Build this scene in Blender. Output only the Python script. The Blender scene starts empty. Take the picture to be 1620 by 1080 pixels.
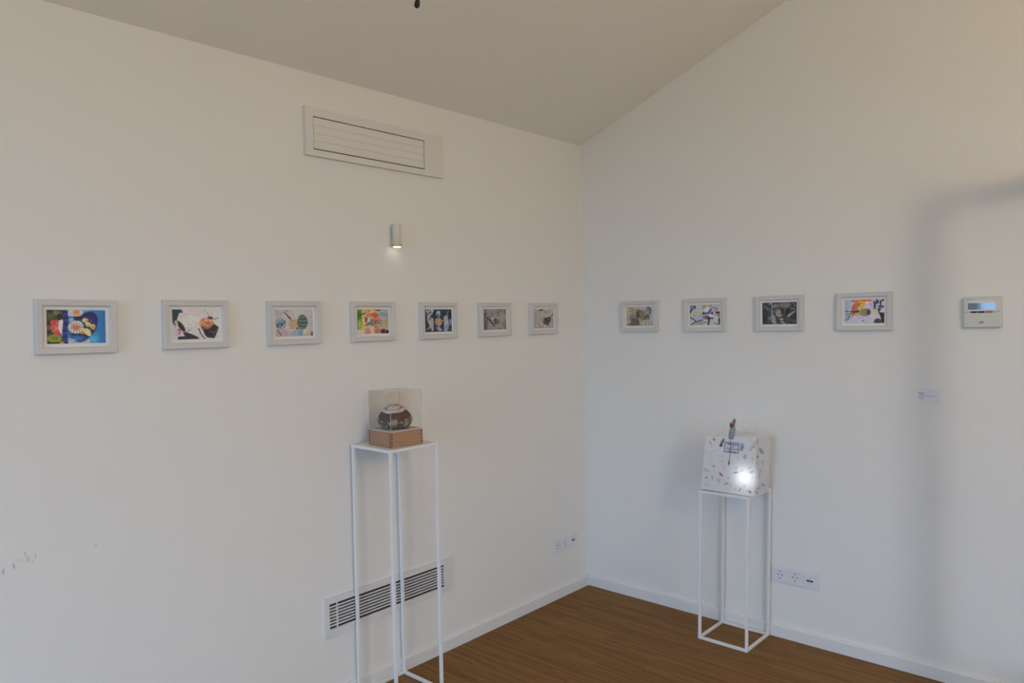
import bpy, bmesh, math, random
import numpy as np
from mathutils import Vector, Matrix

random.seed(7)
sc = bpy.context.scene
COL = sc.collection
PI = math.pi

# ------------------------------------------------------------------ camera
CAM = Vector((-3.4857, -2.5668, 1.55))
YAW, PITCH, ROLL, FPX = math.radians(41.905), math.radians(-1.616), math.radians(-1.126), 1173.93
fw = Vector((math.cos(YAW)*math.cos(PITCH), math.sin(YAW)*math.cos(PITCH), math.sin(PITCH)))
rt = Vector((math.sin(YAW), -math.cos(YAW), 0.0))
up = rt.cross(fw)
r2 = rt*math.cos(ROLL) + up*math.sin(ROLL)
u2 = -rt*math.sin(ROLL) + up*math.cos(ROLL)
cd = bpy.data.cameras.new('camera')
cam = bpy.data.objects.new('camera', cd)
COL.objects.link(cam)
cd.sensor_width = 36.0
cd.lens = FPX/1620*36.0
cd.clip_start = 0.02
M = Matrix.Identity(4)
for i in range(3):
    M[i][0], M[i][1], M[i][2], M[i][3] = r2[i], u2[i], -fw[i], CAM[i]
cam.matrix_world = M
sc.camera = cam

# ------------------------------------------------------------------ world, lights, exposure
w = bpy.data.worlds.new('sky')
sc.world = w
w.use_nodes = True
bg = w.node_tree.nodes['Background']
SKY = (0.36, 0.606, 1.0, 1)          # even sky, the blue of open shade
bg.inputs['Color'].default_value = SKY
bg.inputs['Strength'].default_value = 10.2

def portal(name, loc, rot, sx, sy):
    # window portals: no light of their own, they only guide the sky light through the openings
    l = bpy.data.lights.new(name, 'AREA')
    l.shape = 'RECTANGLE'; l.size = sx; l.size_y = sy
    l.cycles.is_portal = True
    o = bpy.data.objects.new(name, l)
    o.location = loc; o.rotation_euler = rot
    COL.objects.link(o)
portal('side_window_portal', (-6.71, -1.85, 1.30), (0, -PI/2, 0), 1.9, 2.1)
portal('back_window_portal', (-4.85, -6.21, 1.265), (PI/2, 0, 0), 1.7, 2.37)
FILL_GLOBE = 20.5      # brightness of the added fill lantern built below

vs = sc.view_settings
vs.view_transform = 'Standard'
try: vs.look = 'None'
except Exception: pass
vs.gamma = 1.0
vs.use_curve_mapping = False
vs.exposure = -0.07

# ------------------------------------------------------------------ helpers
def lin(c):
    c = c/255.0
    return c/12.92 if c <= 0.04045 else ((c+0.055)/1.055)**2.4
def C(r, g, b, k=1.9):
    return tuple(min(0.92, lin(v)*k) for v in (r, g, b)) + (1.0,)

MATS = {}
def mat(name, col, rough=0.5, metal=0.0, spec=0.4, emit=None, estr=0.0, noise=None, bump=None):
    m = bpy.data.materials.new(name); m.use_nodes = True
    nt = m.node_tree; b = nt.nodes['Principled BSDF']
    b.inputs['Base Color'].default_value = col
    b.inputs['Roughness'].default_value = rough
    b.inputs['Metallic'].default_value = metal
    b.inputs['Specular IOR Level'].default_value = spec
    if emit:
        b.inputs['Emission Color'].default_value = emit
        b.inputs['Emission Strength'].default_value = estr
    tc = nt.nodes.new('ShaderNodeTexCoord')
    if noise:   # (scale, other colour, lo, hi)
        n = nt.nodes.new('ShaderNodeTexNoise'); n.inputs['Scale'].default_value = noise[0]
        n.inputs['Detail'].default_value = 5
        nt.links.new(tc.outputs['Object'], n.inputs['Vector'])
        r = nt.nodes.new('ShaderNodeValToRGB')
        r.color_ramp.elements[0].position = noise[2]; r.color_ramp.elements[1].position = noise[3]
        r.color_ramp.elements[0].color = col; r.color_ramp.elements[1].color = noise[1]
        nt.links.new(n.outputs['Fac'], r.inputs['Fac'])
        nt.links.new(r.outputs['Color'], b.inputs['Base Color'])
    if bump:    # (scale, strength, distance)
        n2 = nt.nodes.new('ShaderNodeTexNoise'); n2.inputs['Scale'].default_value = bump[0]
        n2.inputs['Detail'].default_value = 4
        nt.links.new(tc.outputs['Object'], n2.inputs['Vector'])
        bp = nt.nodes.new('ShaderNodeBump'); bp.inputs['Strength'].default_value = bump[1]
        bp.inputs['Distance'].default_value = bump[2]
        nt.links.new(n2.outputs['Fac'], bp.inputs['Height'])
        nt.links.new(bp.outputs['Normal'], b.inputs['Normal'])
    MATS[name] = m
    return m

def link(o, parent=None):
    COL.objects.link(o)
    if parent: o.parent = parent
    return o
def obj(name, bm, m, parent=None, smooth=False, loc=None):
    me = bpy.data.meshes.new(name)
    bm.normal_update()
    bm.to_mesh(me); bm.free()
    if m: me.materials.append(m)
    if smooth:
        for p in me.polygons: p.use_smooth = True
    o = bpy.data.objects.new(name, me)
    if loc: o.location = loc
    return link(o, parent)
def tag(o, label, cat, group=None):
    o['label'] = label; o['category'] = cat
    if group: o['group'] = group
    return o
def empty(name, loc=(0, 0, 0), rot=(0, 0, 0)):
    o = bpy.data.objects.new(name, None)
    o.empty_display_size = 0.05
    o.location = loc; o.rotation_euler = rot
    return link(o)
def struct(o): o['kind'] = 'structure'; return o

def box(bm, lo, hi, bevel=0.0, seg=2):
    vs_ = [bm.verts.new((x, y, z)) for x in (lo[0], hi[0]) for y in (lo[1], hi[1]) for z in (lo[2], hi[2])]
    idx = [(0, 1, 3, 2), (4, 6, 7, 5), (0, 4, 5, 1), (2, 3, 7, 6), (0, 2, 6, 4), (1, 5, 7, 3)]
    fs = [bm.faces.new([vs_[i] for i in f]) for f in idx]
    if bevel > 0:
        es = list({e for f in fs for e in f.edges})
        bmesh.ops.bevel(bm, geom=es, offset=bevel, segments=seg, affect='EDGES', profile=0.5)
def boxes(*args, bevel=0.0, seg=2):
    bm = bmesh.new()
    for a in args: box(bm, a[0], a[1], bevel, seg)
    return bm
def prism(bm, pts, axis, a, b):
    """pts: 2D outline, extruded along axis from a to b"""
    def v(p, t):
        if axis == 0: return (t, p[0], p[1])
        if axis == 1: return (p[0], t, p[1])
        return (p[0], p[1], t)
    A = [bm.verts.new(v(p, a)) for p in pts]; B = [bm.verts.new(v(p, b)) for p in pts]
    n = len(pts)
    bm.faces.new(A); bm.faces.new(B[::-1])
    for i in range(n): bm.faces.new((A[i], B[i], B[(i+1) % n], A[(i+1) % n]))
    bmesh.ops.recalc_face_normals(bm, faces=bm.faces[:])
def lathe(bm, prof, seg=48, mod=None, axis=2, cap=True):
    """prof: list of (r, h)"""
    rings = []
    for k, (r, h) in enumerate(prof):
        ring = []
        for i in range(seg):
            t = 2*PI*i/seg
            rr, hh = (r, h) if mod is None else mod(r, h, t, k)
            p = (rr*math.cos(t), rr*math.sin(t), hh)
            if axis == 1: p = (p[0], p[2], p[1])
            if axis == 0: p = (p[2], p[0], p[1])
            ring.append(bm.verts.new(p))
        rings.append(ring)
    for a, b in zip(rings, rings[1:]):
        for i in range(seg):
            bm.faces.new((a[i], a[(i+1) % seg], b[(i+1) % seg], b[i]))
    if cap:
        bm.faces.new(rings[0][::-1]); bm.faces.new(rings[-1])
    bmesh.ops.recalc_face_normals(bm, faces=bm.faces[:])
def tube(bm, pts, r, seg=8):
    pts = [Vector(p) for p in pts]
    rings = []
    n = len(pts)
    for i, p in enumerate(pts):
        d = (pts[min(i+1, n-1)] - pts[max(i-1, 0)]).normalized()
        s = Vector((0, 0, 1)) if abs(d.z) < 0.9 else Vector((1, 0, 0))
        a = d.cross(s).normalized(); b = d.cross(a)
        rr = r[i] if isinstance(r, (list, tuple)) else r
        rings.append([bm.verts.new(p + a*rr*math.cos(2*PI*k/seg) + b*rr*math.sin(2*PI*k/seg)) for k in range(seg)])
    for A, B in zip(rings, rings[1:]):
        for k in range(seg): bm.faces.new((A[k], A[(k+1) % seg], B[(k+1) % seg], B[k]))
    bm.faces.new(rings[0][::-1]); bm.faces.new(rings[-1])
    bmesh.ops.recalc_face_normals(bm, faces=bm.faces[:])

# ------------------------------------------------------------------ materials
WALLC = (0.84, 0.825, 0.775, 1)
M_wall = mat('white_wall_paint', WALLC, 0.75, spec=0.2, bump=(160, 0.05, 0.001))
M_ceil = mat('white_ceiling_paint', (0.90, 0.875, 0.80, 1), 0.8, spec=0.15)
M_base = mat('white_baseboard_lacquer', (0.80, 0.79, 0.76, 1), 0.4)
M_metal = mat('white_powder_coat', (0.84, 0.83, 0.80, 1), 0.4)
M_frame = mat('white_frame_lacquer', (0.665, 0.65, 0.615, 1), 0.45)
M_paper = mat('white_mount_paper', (0.86, 0.845, 0.80, 1), 0.7, spec=0.2)
M_plate = mat('white_switch_plastic', (0.78, 0.78, 0.78, 1), 0.3)
M_grille = mat('off_white_grille_paint', (0.775, 0.75, 0.695, 1), 0.5)
M_dark = mat('dark_duct', (0.012, 0.012, 0.012, 1), 0.8)
M_black = mat('black_rubber', (0.008, 0.008, 0.008, 1), 0.5)
M_pin = mat('dark_contact_metal', (0.05, 0.05, 0.05, 1), 0.4, metal=0.6)
M_steel = mat('brushed_contact_metal', (0.55, 0.55, 0.55, 1), 0.35, metal=1.0)
M_cream = mat('cream_plastic', (0.66, 0.655, 0.56, 1), 0.4)
M_brass = mat('brass_ring', (0.62, 0.52, 0.18, 1), 0.3, metal=0.9)
M_lampw = mat('ivory_lamp_lacquer', (0.74, 0.70, 0.58, 1), 0.4)
M_led = mat('lit_lamp_lens', (1, 1, 1, 1), 0.3, emit=(1, 0.96, 0.86, 1), estr=3)

# scuff marks on the left wall (dirt with a shape of its own)
def add_marks(m, marks, col):
    nt = m.node_tree; b = nt.nodes['Principled BSDF']
    g = nt.nodes.new('ShaderNodeNewGeometry')
    acc = None
    for (cx, cz, ax, az, ang, s) in marks:
        mp = nt.nodes.new('ShaderNodeMapping'); mp.vector_type = 'TEXTURE'
        mp.inputs['Location'].default_value = (cx, 0, cz)
        mp.inputs['Rotation'].default_value = (0, ang, 0)
        mp.inputs['Scale'].default_value = (ax, 1000, az)
        nt.links.new(g.outputs['Position'], mp.inputs['Vector'])
        gr = nt.nodes.new('ShaderNodeTexGradient'); gr.gradient_type = 'SPHERICAL'
        nt.links.new(mp.outputs['Vector'], gr.inputs['Vector'])
        mu = nt.nodes.new('ShaderNodeMath'); mu.operation = 'MULTIPLY'; mu.inputs[1].default_value = s
        nt.links.new(gr.outputs['Fac'], mu.inputs[0])
        if acc is None: acc = mu.outputs[0]
        else:
            ad = nt.nodes.new('ShaderNodeMath'); ad.operation = 'MAXIMUM'
            nt.links.new(acc, ad.inputs[0]); nt.links.new(mu.outputs[0], ad.inputs[1]); acc = ad.outputs[0]
    mx = nt.nodes.new('ShaderNodeMix'); mx.data_type = 'RGBA'
    mx.inputs[6].default_value = b.inputs['Base Color'].default_value[:]
    mx.inputs[7].default_value = col
    nt.links.new(acc, mx.inputs[0])
    nt.links.new(mx.outputs[2], b.inputs['Base Color'])
M_wall_l = mat('white_wall_paint_scuffed', WALLC, 0.75, spec=0.2, bump=(160, 0.05, 0.001))
add_marks(M_wall_l, [(-2.884, 0.842, 0.004, 0.014, 0.12, 0.9), (-2.857, 0.850, 0.005, 0.015, -0.2, 0.8),
                     (-2.827, 0.880, 0.004, 0.012, 0.0, 0.6), (-2.820, 0.862, 0.007, 0.014, 0.0, 0.55),
                     (-2.800, 0.868, 0.004, 0.010, 0.0, 0.6), (-2.809, 0.853, 0.005, 0.010, 0.1, 0.4),
                     (-2.838, 0.862, 0.03, 0.010, 0.4, 0.15), (-2.632, 0.862, 0.006, 0.008, 0.3, 0.45)],
          (0.42, 0.40, 0.38, 1))

# floor: narrow industrial parquet strips running along Y
def floor_mat():
    m = bpy.data.materials.new('brown_strip_parquet'); m.use_nodes = True
    nt = m.node_tree; b = nt.nodes['Principled BSDF']; L = nt.links.new
    tc = nt.nodes.new('ShaderNodeTexCoord')
    mp = nt.nodes.new('ShaderNodeMapping'); mp.inputs['Rotation'].default_value = (0, 0, PI/2)
    L(tc.outputs['Object'], mp.inputs['Vector'])
    br = nt.nodes.new('ShaderNodeTexBrick')
    br.offset = 0.37; br.offset_frequency = 2
    br.inputs['Scale'].default_value = 1.0
    br.inputs['Brick Width'].default_value = 0.31; br.inputs['Row Height'].default_value = 0.0135
    br.inputs['Mortar Size'].default_value = 0.0006; br.inputs['Mortar Smooth'].default_value = 0.3
    br.inputs['Bias'].default_value = 0.0
    br.inputs['Color1'].default_value = (0, 0, 0, 1); br.inputs['Color2'].default_value = (1, 1, 1, 1)
    br.inputs['Mortar'].default_value = (0.1, 0.1, 0.1, 1)
    L(mp.outputs['Vector'], br.inputs['Vector'])
    mp2 = nt.nodes.new('ShaderNodeMapping'); mp2.inputs['Scale'].default_value = (70, 3.2, 1)
    L(tc.outputs['Object'], mp2.inputs['Vector'])
    n = nt.nodes.new('ShaderNodeTexNoise'); n.inputs['Scale'].default_value = 1.0; n.inputs['Detail'].default_value = 3
    L(mp2.outputs['Vector'], n.inputs['Vector'])
    n3 = nt.nodes.new('ShaderNodeTexNoise'); n3.inputs['Scale'].default_value = 1.3
    L(tc.outputs['Object'], n3.inputs['Vector'])
    mx = nt.nodes.new('ShaderNodeMix'); mx.data_type = 'FLOAT'; mx.inputs[0].default_value = 0.62
    L(br.outputs['Color'], mx.inputs[2]); L(n.outputs['Fac'], mx.inputs[3])
    r = nt.nodes.new('ShaderNodeValToRGB')
    e = r.color_ramp.elements
    e[0].position = 0.08; e[0].color = (0.150, 0.066, 0.017, 1)
    e[1].position = 0.95; e[1].color = (0.315, 0.162, 0.050, 1)
    k = e.new(0.45); k.color = (0.218, 0.104, 0.027, 1)
    L(mx.outputs[0], r.inputs['Fac'])
    mm = nt.nodes.new('ShaderNodeMix'); mm.data_type = 'RGBA'; mm.blend_type = 'MULTIPLY'; mm.inputs[0].default_value = 0.35
    L(r.outputs['Color'], mm.inputs[6]); L(n3.outputs['Color'], mm.inputs[7])
    L(r.outputs['Color'], b.inputs['Base Color'])
    b.inputs['Roughness'].default_value = 0.55; b.inputs['Specular IOR Level'].default_value = 0.18
    return m
M_floor = floor_mat()

# clear sheet (fresnel mix of transparent and glossy, so that light passes)
def clear_mat(name, tint=(1, 1, 1, 1), ior=1.45, rough=0.02, haze=0.0):
    m = bpy.data.materials.new(name); m.use_nodes = True
    nt = m.node_tree; nt.nodes.clear(); L = nt.links.new
    out = nt.nodes.new('ShaderNodeOutputMaterial')
    tr = nt.nodes.new('ShaderNodeBsdfTransparent'); tr.inputs['Color'].default_value = tint
    gl = nt.nodes.new('ShaderNodeBsdfGlossy'); gl.inputs['Roughness'].default_value = rough
    fr = nt.nodes.new('ShaderNodeFresnel'); fr.inputs['IOR'].default_value = ior
    mx = nt.nodes.new('ShaderNodeMixShader')
    ge = nt.nodes.new('ShaderNodeNewGeometry')      # reflect on the outer faces only
    iv = nt.nodes.new('ShaderNodeMath'); iv.operation = 'SUBTRACT'; iv.inputs[0].default_value = 1.0
    L(ge.outputs['Backfacing'], iv.inputs[1])
    mu = nt.nodes.new('ShaderNodeMath'); mu.operation = 'MULTIPLY'
    L(fr.outputs[0], mu.inputs[0]); L(iv.outputs[0], mu.inputs[1])
    L(mu.outputs[0], mx.inputs[0]); L(tr.outputs[0], mx.inputs[1]); L(gl.outputs[0], mx.inputs[2])
    last = mx.outputs[0]
    if haze > 0:
        df = nt.nodes.new('ShaderNodeBsdfDiffuse'); df.inputs['Color'].default_value = (0.85, 0.87, 0.9, 1)
        m2 = nt.nodes.new('ShaderNodeMixShader'); m2.inputs[0].default_value = haze
        L(last, m2.inputs[1]); L(df.outputs[0], m2.inputs[2]); last = m2.outputs[0]
    L(last, out.inputs[0])
    return m
M_glass = clear_mat('clear_glass')
M_acryl = clear_mat('clear_acrylic', (0.992, 0.992, 0.992, 1), 1.18, haze=0.012)
M_acryl_edge = clear_mat('acrylic_cut_edge', (0.90, 0.91, 0.91, 1), 1.2, haze=0.30)
M_film = clear_mat('milky_plastic_film', (1, 1, 1, 1), 1.45, rough=0.2, haze=0.13)

def vcol_mat(name, rough=0.55, transl=0.0):
    m = bpy.data.materials.new(name); m.use_nodes = True
    nt = m.node_tree; b = nt.nodes['Principled BSDF']; L = nt.links.new
    a = nt.nodes.new('ShaderNodeAttribute'); a.attribute_name = 'print'
    L(a.outputs['Color'], b.inputs['Base Color'])
    b.inputs['Roughness'].default_value = rough; b.inputs['Specular IOR Level'].default_value = 0.25
    if transl > 0:
        t = nt.nodes.new('ShaderNodeBsdfTranslucent'); L(a.outputs['Color'], t.inputs['Color'])
        mx = nt.nodes.new('ShaderNodeMixShader'); mx.inputs[0].default_value = transl
        L(b.outputs[0], mx.inputs[1]); L(t.outputs[0], mx.inputs[2])
        L(mx.outputs[0], nt.nodes['Material Output'].inputs[0])
    return m
M_print = vcol_mat('photo_print_ink', 0.5)
M_bag = vcol_mat('printed_bag_paper', 0.5, 0.32)

# ------------------------------------------------------------------ the room
RX, RY = -6.5, -6.0          # far ends of the room
EAVE, SL = 2.547, 0.392
RIDGE_Y = -3.0; RIDGE_Z = EAVE - SL*RIDGE_Y

struct(obj('ground_outside', boxes(((-40, -40, -0.30), (30, 30, -0.20))), mat('pale_terrace_ground', (0.34, 0.29, 0.22, 1), 0.9, noise=(0.6, (0.28, 0.27, 0.19, 1), 0.35, 0.65))))
struct(obj('floor', boxes(((RX-0.2, RY-0.2, -0.12), (0.2, 0.2, 0.0))), M_floor))
bm = boxes(((RX-0.2, 0.0, 0.0), (0.2, 0.2, EAVE)))
struct(obj('wall_left', bm, M_wall_l))
gable = [(0, 0), (0, EAVE), (RIDGE_Y, RIDGE_Z), (RY, EAVE), (RY, 0)]
bm = bmesh.new(); prism(bm, gable, 0, 0.0, 0.2)
struct(obj('wall_right', bm, M_wall))
# side wall with window opening
WY0, WY1, WZ0, WZ1 = -2.9, -0.8, 0.35, 2.25
def rz(y): return EAVE - SL*y if y > RIDGE_Y else EAVE + SL*(y - RY)
bm = bmesh.new()
prism(bm, [(0, 0), (0, rz(0)), (WY1, rz(WY1)), (WY1, 0)], 0, RX-0.2, RX)
prism(bm, [(WY1, 0), (WY1, WZ0), (WY0, WZ0), (WY0, 0)], 0, RX-0.2, RX)
prism(bm, [(WY1, WZ1), (WY1, rz(WY1)), (WY0, rz(WY0)), (WY0, WZ1)], 0, RX-0.2, RX)
prism(bm, [(WY0, 0), (WY0, rz(WY0)), (RIDGE_Y, RIDGE_Z), (RY, EAVE), (RY, 0)], 0, RX-0.2, RX)
struct(obj('wall_side', bm, M_wall))
# back wall with two openings
BW = [(-5.70, -4.00)]
def backwall():
    a = RX-0.2
    args = []
    for (x0, x1) in BW:
        args.append(((a, RY-0.2, 0), (x0, RY, EAVE)))
        args.append(((x0, RY-0.2, 0), (x1, RY, 0.08)))
        args.append(((x0, RY-0.2, 2.45), (x1, RY, EAVE)))
        a = x1
    args.append(((a, RY-0.2, 0), (0.2, RY, EAVE)))
    return boxes(*args)
struct(obj('wall_back', backwall(), M_wall))
bm = bmesh.new()
prism(bm, [(0.2, EAVE-SL*0.2), (RIDGE_Y, RIDGE_Z), (RIDGE_Y, RIDGE_Z+0.16), (0.2, EAVE-SL*0.2+0.16)], 0, RX-0.2, 0.2)
prism(bm, [(RY-0.2, EAVE-SL*0.2), (RIDGE_Y, RIDGE_Z), (RIDGE_Y, RIDGE_Z+0.16), (RY-0.2, EAVE-SL*0.2+0.16)], 0, RX-0.2, 0.2)
struct(obj('ceiling', bm, M_ceil))

def baseboard(name, a, b, nrm):
    """a->b along the wall, nrm points into the room"""
    prof = [(0, 0), (0.014, 0), (0.014, 0.052), (0.0125, 0.057), (0.009, 0.060), (0, 0.060)]
    bm = bmesh.new()
    A = [bm.verts.new((a[0]+nrm[0]*t, a[1]+nrm[1]*t, z)) for t, z in prof]
    B = [bm.verts.new((b[0]+nrm[0]*t, b[1]+nrm[1]*t, z)) for t, z in prof]
    n = len(prof)
    bm.faces.new(A); bm.faces.new(B[::-1])
    for i in range(n): bm.faces.new((A[i], B[i], B[(i+1) % n], A[(i+1) % n]))
    bmesh.ops.recalc_face_normals(bm, faces=bm.faces[:])
    struct(obj(name, bm, M_base))
baseboard('baseboard_left', (RX, 0), (0, 0), (0, -1))
baseboard('baseboard_right', (0, 0), (0, RY), (-1, 0))
baseboard('baseboard_side', (RX, RY), (RX, 0), (1, 0))

def window(name, lo, hi, along, posts):
    """frame in the opening; along 0: runs along x (back wall), 1: along y (side wall)"""
    e = empty(name); struct(e)
    t = 0.065
    def b(a0, a1, z0, z1, nm, m, d0, d1):
        if along == 0: g = ((a0, RY-d1, z0), (a1, RY-d0, z1))
        else: g = ((RX-d1, a0, z0), (RX-d0, a1, z1))
        obj(nm, boxes(g), m, e)
    a0, z0 = lo; a1, z1 = hi
    b(a0, a1, z0, z0+t, 'window_frame', M_base, 0.06, 0.13); b(a0, a1, z1-t, z1, 'window_frame', M_base, 0.06, 0.13)
    b(a0, a0+t, z0+t, z1-t, 'window_frame', M_base, 0.06, 0.13); b(a1-t, a1, z0+t, z1-t, 'window_frame', M_base, 0.06, 0.13)
    for p in posts: b(p-t/2, p+t/2, z0+t, z1-t, 'window_post', M_base, 0.06, 0.13)
    xs = [a0+t] + [v for p in posts for v in (p-t/2, p+t/2)] + [a1-t]
    for i in range(0, len(xs), 2): b(xs[i], xs[i+1], z0+t, z1-t, 'pane', M_glass, 0.09, 0.098)
window('window_1', (WY0, WZ0), (WY1, WZ1), 1, [-1.85])
window('window_2', (BW[0][0], 0.08), (BW[0][1], 2.45), 0, [-4.85])
# unseen glazed door leaf added to cast a frame shadow on the right wall
dr = empty('shadow_door', (0, 0, 0)); struct(dr)
DX0, DX1, DY0, DY1, DZ = -0.56, -0.016, -2.275, -2.225, 2.08
obj('shadow_door_stile', boxes(((DX0+0.015, DY0, 0.01), (DX0+0.09, DY1, DZ)), bevel=0.004), M_base, dr)
obj('shadow_door_stile', boxes(((DX1-0.03, DY0, 0.01), (DX1, DY1, DZ)), bevel=0.004), M_base, dr)
obj('shadow_door_top_rail', boxes(((DX0+0.09, DY0, DZ-0.08), (DX1-0.03, DY1, DZ)), bevel=0.004), M_base, dr)
obj('shadow_door_bottom_rail', boxes(((DX0+0.09, DY0, 0.01), (DX1-0.03, DY1, 0.16)), bevel=0.004), M_base, dr)
obj('pane', boxes(((DX0+0.09, -2.254, 0.16), (DX1-0.03, -2.246, DZ-0.08))), M_glass, dr)
bm = bmesh.new(); tube(bm, [(DX0+0.045, -2.275, 1.05), (DX0+0.045, -2.32, 1.05), (DX0+0.15, -2.325, 1.05)], 0.009)
obj('shadow_door_handle', bm, M_steel, dr)

# paper lantern added unseen behind the camera: warm fill for ceiling and upper walls
gl_ = empty('fill_lantern', (-2.45, RIDGE_Y-1.1, RIDGE_Z-1.1*SL))
bm = bmesh.new(); lathe(bm, [(0.05, 0.02), (0.05, -0.02), (0.03, -0.035), (0.006, -0.04)], 24); obj('ceiling_rose', bm, M_base, gl_, True)
bm = bmesh.new(); tube(bm, [(0, 0, -0.03), (0, 0, -0.74)], 0.004, 8); obj('fill_cord', bm, M_black, gl_, True)
bm = bmesh.new(); lathe(bm, [(0.012, -0.715), (0.03, -0.725), (0.03, -0.752), (0.025, -0.757)], 20); obj('fill_lamp_holder', bm, M_black, gl_, True)
bm = bmesh.new()
lathe(bm, [(max(0.0015, 0.30*math.sin(PI*k/16)), -1.05+0.30*math.cos(PI*k/16)) for k in range(17)], 32)
obj('fill_globe', bm, mat('fill_lantern_paper', (1, 1, 1, 1), 0.3, emit=(1.0, 0.765, 0.485, 1), estr=FILL_GLOBE), gl_, True)
tag(gl_, 'large paper lantern added out of view behind the camera as warm fill light', 'lamp')

# ------------------------------------------------------------------ flat print painter
def homography(src):
    """unit square corners TL,TR,BR,BL -> src zoom pixels; returns px->uv function"""
    dst = [(0, 0), (1, 0), (1, 1), (0, 1)]
    A = []; b = []
    for (x, y), (u, v) in zip(src, dst):
        A.append([x, y, 1, 0, 0, 0, -u*x, -u*y]); b.append(u)
        A.append([0, 0, 0, x, y, 1, -v*x, -v*y]); b.append(v)
    h = np.linalg.solve(np.array(A, float), np.array(b, float))
    return np.append(h, 1).reshape(3, 3)
class Art:
    """colours are entered as they look in the picture, positions in the picture's own sketch units"""
    def __init__(s, corners, w_m, h_m, nx, ny, base, soft=1.6, k=1.9):
        s.nx, s.ny, s.w, s.h, s.k = nx, ny, w_m, h_m, k
        Hm = homography(corners); Hi = np.linalg.inv(Hm)
        u, v = np.meshgrid(np.linspace(0, 1, nx), np.linspace(0, 1, ny))
        q = np.stack([u, v, np.ones_like(u)], -1) @ Hi.T
        s.X = q[..., 0]/q[..., 2]; s.Y = q[..., 1]/q[..., 2]
        s.px = (s.X[0, -1]-s.X[0, 0])/nx
        s.soft = soft*s.px
        s.img = np.ones((ny, nx, 3))*np.array(base, float)
        s.rng = np.random.RandomState(3)
    def mix(s, a, c):
        a = np.clip(a, 0, 1)[..., None]
        s.img = s.img*(1-a) + np.array(c, float)*a
    def ell(s, cx, cy, rx, ry, c, ang=0, soft=None, op=1.0):
        so = soft or s.soft
        t = math.radians(ang); dx, dy = s.X-cx, s.Y-cy
        a, b = dx*math.cos(t)+dy*math.sin(t), -dx*math.sin(t)+dy*math.cos(t)
        d = (1-np.sqrt((a/rx)**2+(b/ry)**2))*min(rx, ry)
        s.mix(op*(d/so+0.5), c)
    def poly(s, pts, c, op=1.0, soft=None):
        so = soft or s.soft
        inside = np.zeros_like(s.X, bool); dist = np.full(s.X.shape, 1e9)
        n = len(pts)
        for i in range(n):
            (x0, y0), (x1, y1) = pts[i], pts[(i+1) % n]
            if y0 != y1:
                cr = ((y0 > s.Y) != (y1 > s.Y)) & (s.X < (x1-x0)*(s.Y-y0)/(y1-y0)+x0)
                inside ^= cr
            dist = np.minimum(dist, s.seg(x0, y0, x1, y1))
        s.mix(op*(np.where(inside, dist, -dist)/so+0.5), c)
    def seg(s, x0, y0, x1, y1):
        l2 = (x1-x0)**2+(y1-y0)**2+1e-9
        t = np.clip(((s.X-x0)*(x1-x0)+(s.Y-y0)*(y1-y0))/l2, 0, 1)
        return np.hypot(s.X-x0-t*(x1-x0), s.Y-y0-t*(y1-y0))
    def line(s, pts, wd, c, op=1.0):
        d = np.full(s.X.shape, 1e9)
        for a, b in zip(pts, pts[1:]): d = np.minimum(d, s.seg(*a, *b))
        s.mix(op*((wd/2-d)/s.soft+0.5), c)
    def rect(s, x0, y0, x1, y1, c, op=1.0, soft=None):
        s.poly([(x0, y0), (x1, y0), (x1, y1), (x0, y1)], c, op, soft)
    def dots(s, cx, cy, rx, ry, n, r, cols, op=0.9):
        for i in range(n):
            t = s.rng.rand()*2*PI; q = math.sqrt(s.rng.rand())
            s.ell(cx+rx*q*math.cos(t), cy+ry*q*math.sin(t), r*(0.6+0.8*s.rng.rand()), r*(0.5+0.7*s.rng.rand()),
                  cols[s.rng.randint(len(cols))], ang=s.rng.rand()*180, op=op)
    def grain(s, amt):
        # soft mottling of the printed photograph at two sizes, then a light blur
        for cell, g in ((9, amt*1.6), (4, amt*1.3)):
            small = s.rng.rand(s.ny//cell+2, s.nx//cell+2, 3)*0.35+s.rng.rand(s.ny//cell+2, s.nx//cell+2, 1)*0.65
            yy = np.arange(s.ny)/cell; xx = np.arange(s.nx)/cell
            y0 = yy.astype(int); x0 = xx.astype(int); fy = (yy-y0)[:, None, None]; fx = (xx-x0)[None, :, None]
            n = (small[y0][:, x0]*(1-fy)*(1-fx)+small[y0+1][:, x0]*fy*(1-fx)+small[y0][:, x0+1]*(1-fy)*fx+small[y0+1][:, x0+1]*fy*fx)
            s.img = s.img*(1+g*(n-0.5))+16*g*(n-0.5)
        p = np.pad(s.img, ((1, 1), (1, 1), (0, 0)), mode='edge')
        s.img = (p[1:-1, 1:-1]*2+p[:-2, 1:-1]+p[2:, 1:-1]+p[1:-1, :-2]+p[1:-1, 2:])/6
        m_ = s.img.mean(-1, keepdims=True); s.img = m_+(s.img-m_)*0.90
        s.img = np.clip(s.img*(1+amt*(s.rng.rand(s.ny, s.nx, 1)-0.5)), 0, 255)
    def linear(s):
        c = s.img/255.0
        l = np.where(c <= 0.04045, c/12.92, ((c+0.055)/1.055)**2.4)*s.k
        return np.clip(l, 0, 0.9)
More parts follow.
